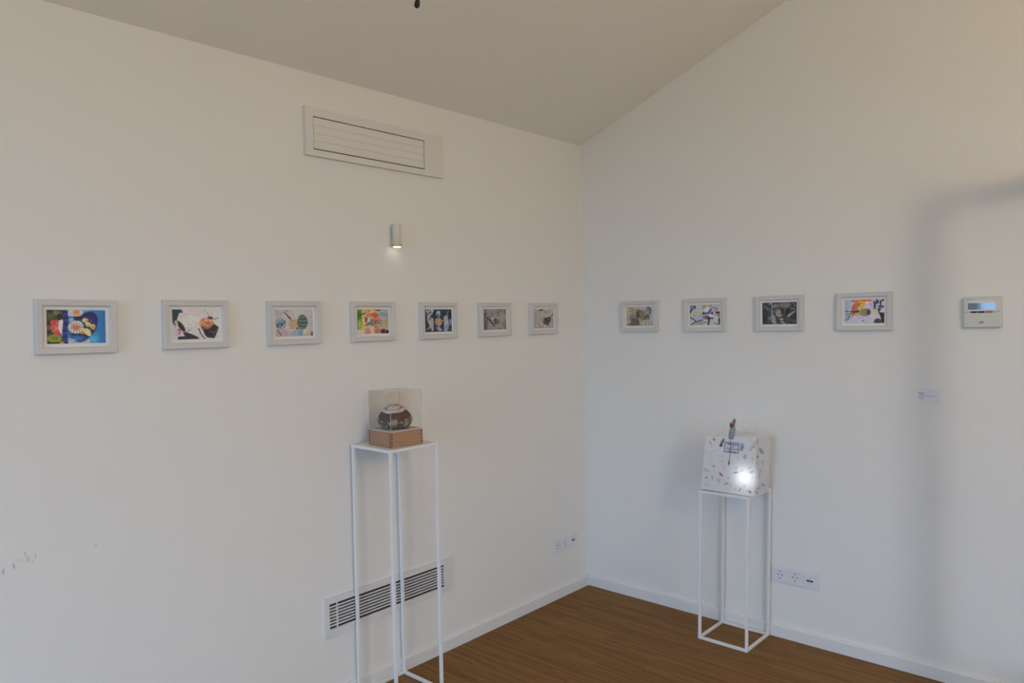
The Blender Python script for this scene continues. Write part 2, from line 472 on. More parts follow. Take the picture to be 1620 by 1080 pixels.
    def mesh(s, name, place):
        """place(u, v) -> xyz arrays with u right, v down"""
        u, v = np.meshgrid(np.linspace(0, 1, s.nx), np.linspace(0, 1, s.ny))
        P = np.stack(place(u, v), -1).reshape(-1, 3)
        i = np.arange(s.nx*s.ny).reshape(s.ny, s.nx)
        F = np.stack([i[:-1, :-1], i[1:, :-1], i[1:, 1:], i[:-1, 1:]], -1).reshape(-1, 4)
        me = bpy.data.meshes.new(name)
        me.from_pydata(P.tolist(), [], F.tolist())
        at = me.color_attributes.new('print', 'FLOAT_COLOR', 'POINT')
        col = np.concatenate([s.linear().reshape(-1, 3), np.ones((s.nx*s.ny, 1))], 1)
        at.data.foreach_set('color', col.astype(np.float32).ravel())
        me.polygons.foreach_set('use_smooth', [True]*len(me.polygons))
        return me
def rc(x0, y0, x1, y1): return [(x0, y0), (x1, y0), (x1, y1), (x0, y1)]
PW, PH, NX, NY = 0.166, 0.104, 130, 82

def art_blue():
    a = Art([(190, 185), (1270, 180), (1292, 833), (210, 868)], PW, PH, NX, NY, (32, 104, 158))
    a.poly([(840, 180), (960, 180), (1010, 860), (800, 870)], (95, 150, 175), 0.8, 160)
    a.rect(1200, 180, 1300, 860, (20, 88, 150), 0.8, 120)
    a.ell(1050, 760, 90, 120, (55, 140, 195), soft=120)
    a.rect(190, 185, 520, 870, (58, 68, 44))
    a.poly([(190, 185), (460, 185), (340, 260), (250, 240)], (38, 36, 34))
    a.ell(260, 320, 60, 60, (75, 82, 52)); a.ell(380, 250, 80, 50, (92, 100, 66), 30)
    a.rect(200, 400, 300, 660, (46, 42, 36)); a.ell(250, 540, 55, 50, (95, 78, 76))
    a.rect(575, 185, 860, 310, (172, 168, 166)); a.rect(575, 770, 1000, 870, (160, 156, 158))
    a.ell(745, 235, 60, 65, (190, 112, 70)); a.ell(775, 285, 28, 25, (185, 140, 60))
    a.poly([(790, 320), (880, 240), (1000, 208), (1090, 245), (1140, 350), (1138, 450), (1085, 600), (1000, 720),
            (900, 800), (820, 832), (740, 812), (660, 765), (640, 690), (760, 640)], (30, 30, 92))
    a.poly([(585, 320), (760, 310), (880, 340), (850, 640), (720, 700), (620, 720), (590, 600)], (36, 80, 140))
    a.rect(700, 310, 860, 390, (22, 26, 50)); a.ell(750, 680, 90, 40, (22, 30, 52)); a.ell(770, 745, 130, 60, (36, 98, 160), soft=60)
    a.line([(600, 290), (750, 300)], 22, (140, 175, 205)); a.line([(610, 750), (720, 790)], 24, (120, 165, 200))
    a.poly([(415, 400), (490, 370), (520, 520), (500, 600), (540, 640), (490, 720), (400, 600)], (196, 192, 184))
    a.ell(640, 380, 60, 40, (120, 145, 170))
    for y in range(230, 860, 62): a.ell(540+10*math.sin(y), y, 52, 46, (26, 32, 84) if (y//62) % 2 else (34, 52, 128))
    a.ell(440, 320, 60, 60, (30, 30, 32))
    a.poly([(260, 400), (400, 380), (425, 480), (405, 560), (480, 680), (350, 690), (290, 560)], (188, 66, 60))
    a.dots(350, 530, 80, 130, 26, 14, [(215, 120, 110), (160, 45, 45)])
    a.ell(735, 525, 142, 128, (205, 196, 182))
    for i in range(13):
        t = i*2*PI/13
        a.line([(735+45*math.cos(t), 525+40*math.sin(t)), (735+125*math.cos(t), 525+112*math.sin(t))], 15,
               (150, 62, 52) if i % 2 else (66, 56, 52))
    a.ell(735, 525, 42, 46, (182, 92, 70))
    for (x, y, r1, r2_, g) in ((905, 385, 58, 44, 0), (960, 470, 60, 45, 30), (1050, 515, 45, 58, 0), (935, 610, 85, 60, 30), (975, 660, 52, 38, 40)):
        a.ell(x, y, r1, r2_, (192, 176, 112), g)
    a.ell(1060, 530, 26, 30, (196, 132, 50)); a.ell(850, 630, 45, 30, (184, 122, 60))
    a.dots(950, 480, 110, 110, 16, 14, [(60, 50, 26), (92, 78, 40)])
    a.ell(345, 755, 135, 82, (122, 126, 46)); a.ell(345, 750, 70, 45, (96, 112, 40), soft=40)
    a.rect(200, 830, 440, 870, (40, 36, 34)); a.ell(485, 840, 42, 26, (188, 110, 52))
    a.grain(0.12); return a
def art_ball():
    a = Art(rc(205, 210, 1215, 905), PW, PH, NX, NY, (178, 173, 171))
    a.poly([(205, 210), (400, 210), (438, 285), (360, 300), (300, 460), (258, 490), (285, 610), (215, 520)], (30, 54, 70))
    a.poly([(360, 290), (700, 290), (800, 430), (740, 640), (480, 645), (300, 460)], (188, 179, 175))
    for p in ([(380, 370), (520, 325), (620, 315)], [(650, 330), (720, 355)], [(540, 560), (620, 590)], [(490, 640), (640, 640)], [(730, 540), (700, 640)], [(670, 580), (680, 640)]):
        a.line(p, 9, (128, 100, 96), 0.7)
    a.ell(390, 600, 50, 145, (40, 37, 34), -32); a.ell(290, 520, 30, 60, (140, 150, 155), -30)
    a.ell(335, 725, 45, 75, (150, 52, 84), 10); a.ell(322, 735, 24, 50, (186, 150, 160), 10)
    a.rect(235, 610, 300, 905, (165, 168, 182), 0.8)
    a.poly([(420, 740), (500, 740), (590, 775), (740, 850), (775, 900), (310, 908), (325, 835), (470, 830)], (36, 42, 52))
    a.line([(500, 730), (590, 680)], 26, (130, 125, 115))
    a.line([(870, 205), (940, 260), (1010, 385)], 13, (130, 134, 140)); a.line([(1060, 432), (1130, 430), (1212, 405)], 18, (92, 98, 108))
    a.ell(1020, 412, 58, 34, (46, 36, 32))
    a.line([(760, 660), (820, 800), (890, 892)], 24, (48, 62, 74))
    a.poly([(800, 590), (870, 720), (890, 800), (950, 868), (1110, 890), (1215, 640), (1100, 545), (1000, 640)], (34, 31, 30))
    a.line([(1000, 722), (1100, 772), (1205, 650)], 8, (160, 156, 150)); a.line([(1100, 772), (1108, 880)], 8, (120, 118, 114))
    a.ell(940, 530, 155, 122, (172, 104, 66))
    a.dots(940, 525, 130, 100, 40, 24, [(208, 150, 120), (200, 130, 82), (128, 68, 44), (220, 170, 140)])
    a.ell(930, 650, 100, 38, (90, 50, 48), op=0.8); a.dots(930, 640, 90, 30, 10, 16, [(176, 130, 110), (130, 70, 60)])
    a.grain(0.06); return a
def art_pods():
    a = Art(rc(180, 155, 1205, 920), PW, PH, NX, NY, (164, 160, 157))
    a.ell(340, 830, 260, 130, (156, 138, 142), soft=120); a.ell(260, 260, 120, 100, (148, 142, 146), soft=80)
    a.ell(760, 830, 150, 130, (128, 146, 158), soft=70); a.ell(860, 820, 60, 90, (104, 128, 142), soft=50)
    a.ell(1090, 780, 80, 90, (158, 158, 112), soft=70); a.ell(1060, 890, 110, 40, (170, 142, 122), soft=50)
    a.rect(1080, 310, 1205, 700, (150, 150, 160), 0.8, 80)
    a.ell(325, 540, 148, 160, (108, 124, 148))
    a.dots(325, 540, 135, 145, 46, 24, [(62, 80, 108), (150, 166, 186), (52, 62, 84), (126, 146, 150)])
    a.line([(240, 730), (335, 875)], 40, (108, 88, 98), 0.8)
    for i in range(6): a.line([(430+i*28, 225+i*34), (458+i*28, 259+i*34)], 18+i*6, (58, 60, 60))
    a.line([(430, 160), (480, 195), (540, 208)], 16, (88, 90, 90)); a.line([(500, 200), (545, 240)], 10, (110, 110, 110))
    a.ell(690, 565, 138, 168, (168, 142, 112))
    for i in range(9):
        y = 430+i*34
        a.line([(560, y+25), (680, y+10), (800, 520+(y-560)*0.45)], 13, (96, 72, 50) if i % 2 else (196, 176, 148))
    a.ell(920, 522, 142, 216, (70, 92, 92))
    for i in range(15):
        y = 325+i*28
        a.line([(800+abs(i-7)*9, 515+(y-522)*0.7), (920, y+8*math.sin(i*2)), (1052-abs(i-7)*12, y)], 12,
               [(34, 46, 60), (96, 128, 66), (138, 152, 156), (40, 58, 66)][i % 4])
    a.ell(770, 690, 26, 30, (40, 50, 80)); a.ell(1170, 865, 36, 66, (84, 80, 74), soft=30)
    a.grain(0.06); return a
def art_bright():
    a = Art(rc(235, 160, 1145, 935), PW, PH, NX, NY, (170, 152, 132))
    a.poly([(240, 185), (370, 170), (372, 500), (350, 780), (228, 792)], (82, 124, 44)); a.rect(240, 260, 350, 460, (50, 104, 34), 0.8, 60)
    a.ell(300, 640, 40, 120, (150, 172, 120), soft=40); a.rect(235, 790, 440, 935, (172, 168, 160))
    a.poly([(372, 330), (450, 350), (430, 560), (480, 740), (520, 800), (380, 850), (360, 600)], (184, 166, 58))
    a.ell(610, 225, 200, 75, (188, 146, 74)); a.ell(700, 250, 130, 60, (196, 160, 84))
    a.dots(520, 210, 90, 40, 14, 14, [(130, 92, 50), (200, 170, 90)])
    a.poly([(460, 330), (560, 290), (830, 285), (890, 460), (700, 480), (560, 420)], (176, 108, 96))
    a.ell(730, 350, 90, 80, (184, 66, 54), soft=60); a.ell(650, 430, 60, 50, (178, 150, 92))
    a.line([(280, 345), (400, 310), (480, 275)], 20, (32, 30, 26)); a.ell(415, 300, 34, 18, (24, 22, 22), -25)
    a.poly([(720, 178), (900, 175), (960, 190), (860, 212), (790, 200)], (44, 28, 28))
    a.ell(970, 310, 100, 80, (92, 146, 166), soft=50); a.ell(1095, 320, 60, 150, (128, 136, 156), soft=60); a.ell(920, 440, 70, 40, (176, 128, 128), soft=40)
    a.ell(495, 490, 38, 84, (146, 28, 26)); a.ell(560, 500, 40, 70, (186, 170, 160), 20)
    a.poly([(432, 692), (500, 610), (605, 545), (605, 640), (545, 668)], (70, 104, 134)); a.line([(520, 660), (600, 590)], 22, (34, 66, 120))
    a.rect(900, 480, 1145, 790, (156, 142, 118)); a.rect(620, 470, 900, 760, (150, 116, 92), 0.8, 40)
    for p in ([(640, 480), (632, 650), (690, 640)], [(730, 530), (760, 600), (795, 520)], [(830, 490), (830, 620)], [(880, 500), (935, 530)], [(870, 600), (940, 610)], [(700, 730), (900, 700)]):
        a.line(p, 22, (96, 58, 50))
    a.dots(840, 700, 110, 60, 18, 14, [(104, 70, 60), (196, 178, 156), (188, 172, 90)])
    a.poly([(450, 800), (540, 740), (600, 800), (610, 935), (430, 935)], (178, 106, 92)); a.rect(610, 690, 730, 935, (176, 164, 134))
    a.ell(810, 850, 100, 80, (164, 90, 90), soft=50); a.ell(980, 870, 84, 78, (72, 32, 38)); a.ell(1100, 880, 60, 60, (34, 30, 32)); a.line([(1050, 800), (1045, 930)], 18, (110, 90, 88))
    a.grain(0.10); return a
def art_night():
    a = Art(rc(110, 175, 950, 920), PW, PH, NX, NY, (36, 44, 58))
    a.poly([(140, 175), (400, 175), (330, 330), (285, 420), (355, 470), (372, 860), (310, 910), (285, 780), (140, 850), (250, 720), (185, 560), (160, 340)], (142, 144, 152))
    a.dots(230, 260, 90, 100, 16, 26, [(60, 64, 76), (165, 165, 176), (100, 104, 118)]); a.ell(320, 600, 50, 140, (138, 146, 138), soft=40)
    a.line([(255, 520), (300, 390), (420, 260)], 30, (30, 32, 36))
    a.ell(525, 330, 72, 100, (112, 138, 156)); a.ell(510, 370, 34, 34, (46, 62, 84)); a.ell(530, 260, 40, 40, (150, 162, 160))
    a.ell(525, 590, 112, 140, (168, 124, 104)); a.dots(525, 590, 95, 120, 22, 22, [(190, 150, 128), (140, 92, 74), (110, 80, 70)])
    a.poly([(430, 780), (560, 735), (640, 880), (540, 905), (500, 850)], (112, 138, 176)); a.dots(540, 830, 70, 60, 10, 18, [(70, 100, 150), (150, 160, 170)])
    a.line([(600, 572), (660, 555), (700, 520)], 34, (138, 150, 36)); a.line([(640, 540), (610, 500)], 18, (90, 110, 30))
    a.poly([(700, 520), (820, 340), (870, 700), (800, 910), (690, 915)], (128, 136, 148)); a.ell(740, 440, 44, 74, (146, 146, 128), 30)
    a.dots(780, 660, 60, 170, 16, 24, [(100, 108, 122), (150, 156, 166)])
    a.line([(840, 240), (800, 340)], 40, (90, 104, 118)); a.ell(900, 400, 50, 90, (32, 38, 46)); a.ell(910, 600, 40, 120, (110, 124, 130)); a.ell(885, 855, 66, 66, (52, 56, 56))
    a.grain(0.12); return a
def art_twigs():
    a = Art(rc(180, 175, 920, 905), PW, PH, NX, NY, (126, 121, 116))
    a.rect(180, 175, 300, 905, (98, 97, 92), 0.9, 50); a.dots(240, 560, 60, 330, 30, 24, [(72, 72, 68), (128, 128, 122), (88, 86, 82)])
    a.line([(225, 410), (272, 310)], 30, (52, 48, 44)); a.line([(190, 440), (300, 600), (290, 740)], 18, (78, 76, 70)); a.line([(230, 770), (215, 900)], 40, (70, 66, 60))
    a.ell(780, 480, 110, 170, (134, 126, 122), soft=70); a.ell(620, 820, 160, 70, (138, 124, 120), soft=60); a.ell(420, 330, 90, 110, (116, 112, 108), soft=60)
    a.line([(295, 480), (400, 600), (525, 780)], 46, (66, 52, 48)); a.line([(380, 450), (420, 560)], 32, (92, 88, 82)); a.ell(460, 510, 44, 40, (160, 154, 146), 30)
    a.ell(600, 600, 105, 92, (100, 88, 74)); a.ell(610, 470, 80, 60, (136, 124, 110)); a.ell(568, 552, 42, 36, (58, 48, 40)); a.ell(580, 676, 80, 20, (52, 44, 38)); a.line([(610, 560), (700, 545)], 18, (140, 124, 106))
    a.line([(640, 175), (636, 300), (640, 420)], 22, (86, 78, 76)); a.ell(640, 300, 30, 26, (84, 66, 66)); a.line([(540, 180), (545, 260)], 24, (100, 96, 94)); a.line([(680, 400), (690, 360)], 22, (80, 70, 68))
    a.dots(730, 250, 60, 90, 18, 18, [(82, 80, 76), (108, 106, 102)]); a.rect(850, 175, 920, 340, (98, 96, 78), 0.9, 30); a.ell(890, 760, 50, 170, (96, 94, 90), soft=50)
    a.poly([(600, 880), (680, 840), (750, 885)], (80, 78, 70)); a.ell(840, 720, 50, 60, (108, 104, 100), soft=40)
    a.grain(0.08); return a
def art_wreath():
    a = Art(rc(200, 215, 840, 890), PW, PH, NX, NY, (152, 150, 145))
    a.ell(420, 540, 190, 220, (148, 145, 142), soft=50)
    a.line([(240, 350), (320, 310), (390, 285)], 22, (124, 122, 116)); a.ell(440, 258, 62, 24, (38, 36, 34), -22); a.line([(490, 255), (570, 300)], 20, (118, 114, 106))
    a.dots(640, 330, 80, 60, 18, 18, [(160, 128, 106), (130, 108, 92), (168, 150, 140)]); a.line([(560, 280), (580, 345)], 18, (112, 92, 82)); a.ell(730, 400, 50, 45, (160, 146, 148))
    a.line([(835, 370), (820, 440), (760, 490)], 30, (72, 68, 70)); a.ell(725, 550, 30, 60, (44, 38, 48)); a.ell(790, 570, 50, 60, (130, 122, 128))
    a.poly([(640, 500), (740, 500), (760, 600), (690, 780), (600, 835), (650, 700)], (62, 66, 70)); a.ell(690, 660, 40, 50, (36, 44, 44))
    a.ell(575, 650, 82, 128, (72, 57, 48)); a.ell(590, 580, 50, 60, (56, 42, 40)); a.ell(530, 640, 30, 80, (98, 84, 78))
    a.ell(780, 760, 80, 110, (134, 144, 144), soft=50); a.line([(790, 660), (840, 665)], 22, (80, 90, 90)); a.line([(830, 700), (825, 850), (650, 870)], 14, (110, 112, 120))
    a.line([(260, 380), (300, 500)], 30, (138, 136, 130)); a.ell(300, 590, 60, 70, (146, 144, 120), soft=40)
    for (x, y, r) in ((230, 525, 26), (230, 620, 18), (225, 710, 26), (235, 800, 24), (260, 870, 40), (340, 750, 32), (395, 795, 30), (410, 860, 34), (490, 850, 20)): a.ell(x, y, r, r*0.7, (104, 102, 96))
    a.dots(540, 800, 80, 50, 14, 16, [(176, 160, 156), (110, 98, 92), (150, 130, 124)]); a.line([(360, 765), (440, 775)], 14, (176, 168, 160))
    a.grain(0.07); return a
def art_moss():
    a = Art(rc(200, 205, 970, 870), PW, PH, NX, NY, (152, 147, 141))
    a.ell(330, 275, 130, 70, (144, 142, 64), soft=50); a.ell(370, 400, 150, 130, (134, 128, 104), soft=70); a.ell(285, 420, 44, 36, (150, 148, 168), soft=30); a.ell(240, 300, 40, 60, (158, 162, 130), soft=30)
    a.ell(400, 560, 120, 90, (110, 106, 104), soft=60); a.ell(430, 730, 190, 130, (88, 80, 66), soft=60); a.rect(210, 800, 640, 850, (84, 74, 64), 0.9, 40)
    a.ell(650, 510, 150, 160, (116, 102, 88), soft=60); a.ell(800, 570, 100, 110, (92, 84, 76), soft=50); a.ell(660, 300, 130, 60, (152, 140, 140), soft=50)
    a.ell(540, 470, 44, 150, (82, 66, 50), soft=30); a.ell(560, 340, 60, 40, (104, 90, 70)); a.line([(510, 480), (540, 550), (610, 555)], 24, (54, 44, 36)); a.ell(640, 360, 60, 26, (100, 86, 88))
    a.line([(830, 220), (905, 295), (880, 460)], 44, (78, 78, 74)); a.ell(830, 300, 36, 40, (110, 108, 104)); a.ell(800, 360, 70, 40, (128, 118, 112)); a.poly([(690, 600), (740, 400), (860, 420), (740, 520)], (136, 122, 110))
    a.ell(620, 650, 58, 52, (146, 150, 30), soft=26); a.ell(655, 655, 20, 26, (84, 92, 16)); a.ell(530, 715, 60, 50, (82, 68, 66)); a.line([(600, 700), (615, 840)], 26, (168, 150, 148))
    for x in (720, 800, 880): a.line([(x, 840), (x+30, 720), (x+110, 620)], 22, (166, 162, 152)); a.line([(x+35, 850), (x+60, 740)], 22, (112, 108, 98))
    a.poly([(200, 560), (330, 650), (330, 760), (240, 790), (200, 760)], (142, 140, 132)); a.line([(210, 580), (330, 670)], 26, (112, 108, 104)); a.line([(250, 800), (290, 720)], 20, (176, 174, 166)); a.line([(880, 500), (900, 640)], 18, (170, 162, 154))
    a.grain(0.08); return a
def art_blossom():
    a = Art(rc(170, 205, 1150, 915), PW, PH, NX, NY, (158, 158, 161))
    a.ell(235, 285, 85, 66, (112, 106, 132)); a.ell(330, 280, 34, 60, (44, 42, 54), -15); a.ell(265, 345, 36, 34, (84, 76, 118)); a.ell(200, 410, 34, 66, (30, 28, 28), 12); a.line([(185, 430), (180, 510)], 30, (38, 36, 36))
    a.poly([(170, 650), (195, 565), (420, 425), (590, 375), (600, 500), (330, 580)], (158, 162, 116)); a.ell(270, 560, 56, 40, (176, 152, 108), soft=30)
    a.poly([(235, 660), (390, 565), (600, 550), (600, 740), (380, 785)], (170, 174, 186))
    for i in range(9):
        for j in range(5): a.ell(300+i*36+j*8, 585+j*38-i*3+(i % 2)*14, 13, 9, (66, 70, 82) if (i+j) % 2 else (98, 104, 124), 30)
    a.line([(180, 650), (240, 668), (360, 778)], 30, (38, 40, 42)); a.line([(180, 915), (340, 808), (430, 780), (590, 740)], 34, (38, 42, 42)); a.poly([(250, 915), (420, 810), (640, 780), (620, 900)], (124, 132, 130), 0.9, 40)
    a.ell(655, 262, 70, 56, (180, 126, 78)); a.ell(630, 330, 40, 22, (96, 70, 84)); a.ell(745, 385, 120, 92, (186, 172, 180)); a.dots(850, 250, 70, 50, 12, 22, [(132, 104, 92), (170, 150, 142), (112, 88, 84)])
    a.poly([(620, 510), (760, 455), (870, 315), (920, 380), (830, 520), (690, 555)], (62, 86, 122)); a.ell(770, 480, 70, 34, (44, 100, 138), -25); a.ell(890, 370, 34, 60, (84, 72, 112), -30); a.ell(625, 500, 34, 60, (62, 40, 80), 20)
    a.ell(970, 385, 95, 90, (168, 140, 148)); a.line([(930, 300), (1070, 345), (1010, 470)], 20, (70, 54, 60)); a.ell(905, 515, 44, 50, (80, 38, 40)); a.ell(970, 520, 44, 54, (178, 156, 162)); a.ell(850, 590, 95, 52, (180, 170, 176)); a.line([(640, 440), (680, 470)], 12, (168, 160, 120))
    a.ell(700, 645, 110, 66, (118, 84, 78)); a.dots(690, 650, 90, 50, 14, 18, [(150, 104, 98), (84, 58, 56)]); a.ell(800, 680, 56, 50, (42, 36, 36)); a.line([(770, 910), (800, 730)], 54, (50, 48, 42)); a.ell(900, 680, 50, 26, (52, 46, 60)); a.line([(650, 830), (720, 820)], 26, (52, 50, 50))
    a.ell(1090, 560, 76, 90, (112, 110, 106)); a.ell(1085, 485, 74, 30, (36, 34, 34)); a.ell(1040, 720, 70, 150, (166, 166, 166), soft=30); a.ell(1126, 770, 32, 105, (40, 38, 40)); a.line([(985, 850), (1060, 890), (1150, 892)], 26, (38, 36, 36)); a.line([(1010, 460), (1050, 400)], 16, (120, 112, 114))
    a.grain(0.08); return a
def art_leaves():
    a = Art(rc(208, 150, 1265, 890), PW, PH, NX, NY, (46, 45, 44))
    rng = np.random.RandomState(11)
    for i in range(34):
        x, y = 208+rng.rand()*1057, 150+rng.rand()*740; t = rng.rand()*PI; l = 60+rng.rand()*90
        a.line([(x-l*math.cos(t), y-l*math.sin(t)*0.7), (x+l*math.cos(t), y+l*math.sin(t)*0.7)], 8+rng.rand()*14, [(86, 84, 80), (66, 65, 64), (30, 29, 28), (100, 98, 94)][i % 4], 0.8)
    a.ell(900, 250, 190, 100, (96, 90, 85), soft=50); a.dots(960, 230, 120, 70, 24, 14, [(120, 112, 104), (74, 68, 64)]); a.ell(640, 270, 100, 50, (104, 101, 98), -20)
    for k in range(4): a.line([(225+k*12, 300-k*18), (330+k*10, 370-k*16), (440, 410)], 14, (130, 128, 118) if k % 2 else (58, 56, 52))
    a.line([(512, 165), (520, 300), (505, 480), (520, 600)], 28, (132, 130, 126)); a.line([(520, 290), (640, 200)], 18, (136, 132, 128)); a.line([(530, 480), (720, 350)], 22, (126, 122, 118))
    a.ell(460, 190, 50, 30, (124, 122, 120)); a.ell(400, 540, 90, 70, (40, 34, 44)); a.ell(300, 720, 90, 60, (34, 34, 34))
    a.ell(725, 525, 112, 128, (124, 116, 115)); a.dots(720, 560, 80, 80, 14, 18, [(100, 92, 92), (142, 134, 132)]); a.ell(755, 528, 50, 9, (40, 36, 36)); a.line([(560, 540), (620, 600), (640, 680)], 20, (36, 34, 32))
    a.ell(840, 470, 46, 110, (28, 24, 22)); a.ell(960, 500, 80, 160, (34, 24, 20), 25); a.line([(985, 290), (900, 420), (880, 640)], 18, (120, 112, 104)); a.line([(850, 380), (850, 660)], 12, (70, 62, 58))
    a.poly([(470, 590), (540, 540), (610, 660), (640, 880), (560, 880), (500, 760)], (112, 112, 98))
    for p in ([(475, 600), (520, 740), (600, 870)], [(540, 545), (560, 700), (580, 760)], [(600, 600), (630, 740), (640, 870)], [(500, 790), (560, 850)]): a.line(p, 10, (164, 164, 142))
    a.ell(440, 690, 44, 60, (98, 92, 112), soft=30); a.poly([(955, 640), (1030, 540), (1240, 430), (1120, 570), (1010, 640)], (136, 134, 128)); a.line([(1060, 350), (1240, 390)], 18, (116, 114, 110)); a.line([(1090, 420), (1200, 330)], 14, (96, 94, 92))
    a.line([(1160, 180), (1220, 290)], 26, (104, 102, 100)); a.ell(1170, 630, 80, 100, (38, 42, 42)); a.ell(800, 720, 60, 36, (150, 144, 140)); a.poly([(750, 790), (840, 770), (940, 880), (840, 885)], (122, 118, 118)); a.line([(1060, 740), (1250, 810)], 26, (100, 98, 96)); a.line([(920, 720), (1060, 700)], 20, (82, 84, 84)); a.line([(640, 700), (760, 740)], 18, (96, 90, 80))
    a.grain(0.12); return a
def art_paint():
    a = Art([(230, 205), (1283, 180), (1283, 862), (240, 885)], PW, PH, NX, NY, (168, 164, 172))
    a.rect(225, 200, 420, 800, (144, 152, 162), 0.9, 120); a.ell(330, 600, 60, 140, (120, 132, 144), soft=70); a.ell(1000, 640, 180, 160, (174, 164, 178), soft=80); a.ell(700, 740, 160, 70, (168, 156, 186), soft=50); a.ell(370, 500, 50, 60, (140, 168, 200), soft=40)
    a.poly([(440, 215), (640, 190), (970, 185), (960, 220), (860, 245), (640, 225), (500, 250)], (194, 62, 44)); a.ell(560, 235, 90, 40, (206, 100, 40)); a.ell(450, 232, 44, 16, (60, 58, 90)); a.rect(480, 180, 660, 200, (206, 160, 150))
    a.ell(525, 410, 80, 165, (184, 84, 42), 26)
    for i in range(8): a.line([(600-i*14, 290+i*14), (500-i*12, 500+i*10)], 10, (112, 44, 26) if i % 2 else (214, 140, 100))
    a.ell(460, 590, 80, 40, (170, 78, 48)); a.ell(700, 290, 105, 70, (200, 146, 34)); a.ell(720, 360, 60, 80, (200, 150, 40), 25); a.ell(670, 420, 46, 50, (186, 152, 44)); a.ell(630, 330, 22, 50, (112, 74, 28), 10); a.ell(840, 280, 44, 40, (204, 192, 150), soft=30)
    a.ell(850, 370, 60, 44, (184, 156, 196), soft=30); a.line([(900, 300), (985, 390)], 18, (130, 136, 140)); a.line([(270, 530), (360, 525), (480, 530)], 20, (36, 50, 96)); a.ell(530, 545, 80, 26, (64, 36, 34)); a.ell(590, 530, 34, 50, (56, 48, 24), 30)
    a.poly([(470, 655), (560, 590), (650, 560), (670, 650), (560, 665)], (158, 152, 70)); a.line([(380, 660), (340, 765), (245, 795)], 22, (62, 72, 88)); a.line([(470, 650), (440, 680)], 18, (40, 30, 30))
    a.ell(780, 560, 150, 112, (122, 106, 78))
    for i in range(9): a.line([(690+i*26, 465), (680+i*26, 560), (705+i*22, 655)], 13, (72, 58, 38) if i % 2 else (176, 162, 122))
    a.ell(880, 550, 50, 80, (64, 52, 40), soft=30); a.dots(1070, 260, 70, 75, 22, 24, [(56, 42, 62), (92, 80, 96), (40, 34, 40), (150, 144, 150)]); a.line([(1040, 330), (1040, 440)], 54, (54, 46, 50))
    a.line([(1190, 330), (1195, 240), (1280, 195)], 44, (40, 36, 42)); a.ell(1260, 300, 50, 60, (176, 172, 178)); a.ell(1205, 390, 84, 36, (70, 52, 122), 10); a.ell(1130, 330, 40, 30, (160, 164, 160)); a.ell(1160, 460, 40, 36, (66, 42, 46))
    a.poly([(1110, 470), (1185, 480), (1185, 560), (1290, 570), (1290, 862), (1215, 856), (1195, 720)], (34, 26, 26)); a.ell(1115, 820, 98, 86, (56, 50, 50)); a.ell(1066, 540, 48, 72, (176, 170, 112), soft=26); a.ell(1180, 530, 20, 34, (160, 176, 110)); a.ell(730, 808, 32, 16, (86, 80, 110)); a.line([(260, 870), (1000, 862)], 10, (150, 146, 150))
    a.grain(0.06); return a

# ------------------------------------------------------------------ framed pictures
FW, FH, FD, FB = 0.229, 0.168, 0.022, 0.021
def make_frame_bits():
    """bevelled moulding bars, local: x right, z up, y=0 at the wall, -y towards the room"""
    bits = []
    W2, H2 = FW/2, FH/2
    for side in range(4):
        bm = bmesh.new()
        prof = [(0.0, 0.0), (0.0, -FD+0.002), (0.002, -FD), (FB-0.003, -FD+0.001), (FB, -FD+0.005), (FB, 0.0)]
        rings = []
        for s in (-1, 1):
            ring = []
            for (t, y) in prof:
                if side == 0: p = (s*(W2-t), y, H2-t)
                elif side == 1: p = (s*(W2-t), y, -H2+t)
                elif side == 2: p = (-W2+t, y, s*(H2-t))
                else: p = (W2-t, y, s*(H2-t))
                ring.append(bm.verts.new(p))
            rings.append(ring)
        n = len(prof)
        bm.faces.new(rings[0]); bm.faces.new(rings[1][::-1])
        for i in range(n): bm.faces.new((rings[0][i], rings[1][i], rings[1][(i+1) % n], rings[0][(i+1) % n]))
        bmesh.ops.recalc_face_normals(bm, faces=bm.faces[:])
        me = bpy.data.meshes.new('frame_bar'); bm.to_mesh(me); bm.free(); me.materials.append(M_frame)
        bits.append(me)
    def simple(nm, lo, hi, m):
        b = boxes((lo, hi)); me = bpy.data.meshes.new(nm); b.to_mesh(me); b.free(); me.materials.append(m); return me
    ow, oh = FW/2-FB+0.002, FH/2-FB+0.002
    mount = simple('mount_card', (-ow, -0.0105, -oh), (ow, -0.001, oh), M_paper)
    glass = simple('glass_pane', (-ow, -0.0140, -oh), (ow, -0.0122, oh), M_glass)
    return bits, mount, glass
BITS, MOUNT, PANE = make_frame_bits()
def picture(art, wall, pos, z, label, roll=0.0):
    e = empty('framed_picture', (pos, 0, z) if wall == 0 else (0, pos, z))
    e.rotation_euler = (0, roll, 0) if wall == 0 else (roll, 0, -PI/2)
    if wall == 1: e.rotation_mode = 'XYZ'; e.rotation_euler = (0, 0, -PI/2)
    for me in BITS: link(bpy.data.objects.new('frame_bar', me), e)
    mo = link(bpy.data.objects.new('mount_card', MOUNT), e)
    a = art()
    me = a.mesh('print', lambda u, v: ((u-0.5)*PW, np.full_like(u, -0.0109), (0.5-v)*PH))
    me.materials.append(M_print)
    link(bpy.data.objects.new('print', me), mo)
    link(bpy.data.objects.new('glass_pane', PANE), e)
    tag(e, label, 'picture', 'small white framed prints hung in a row')
PZ = 1.5575
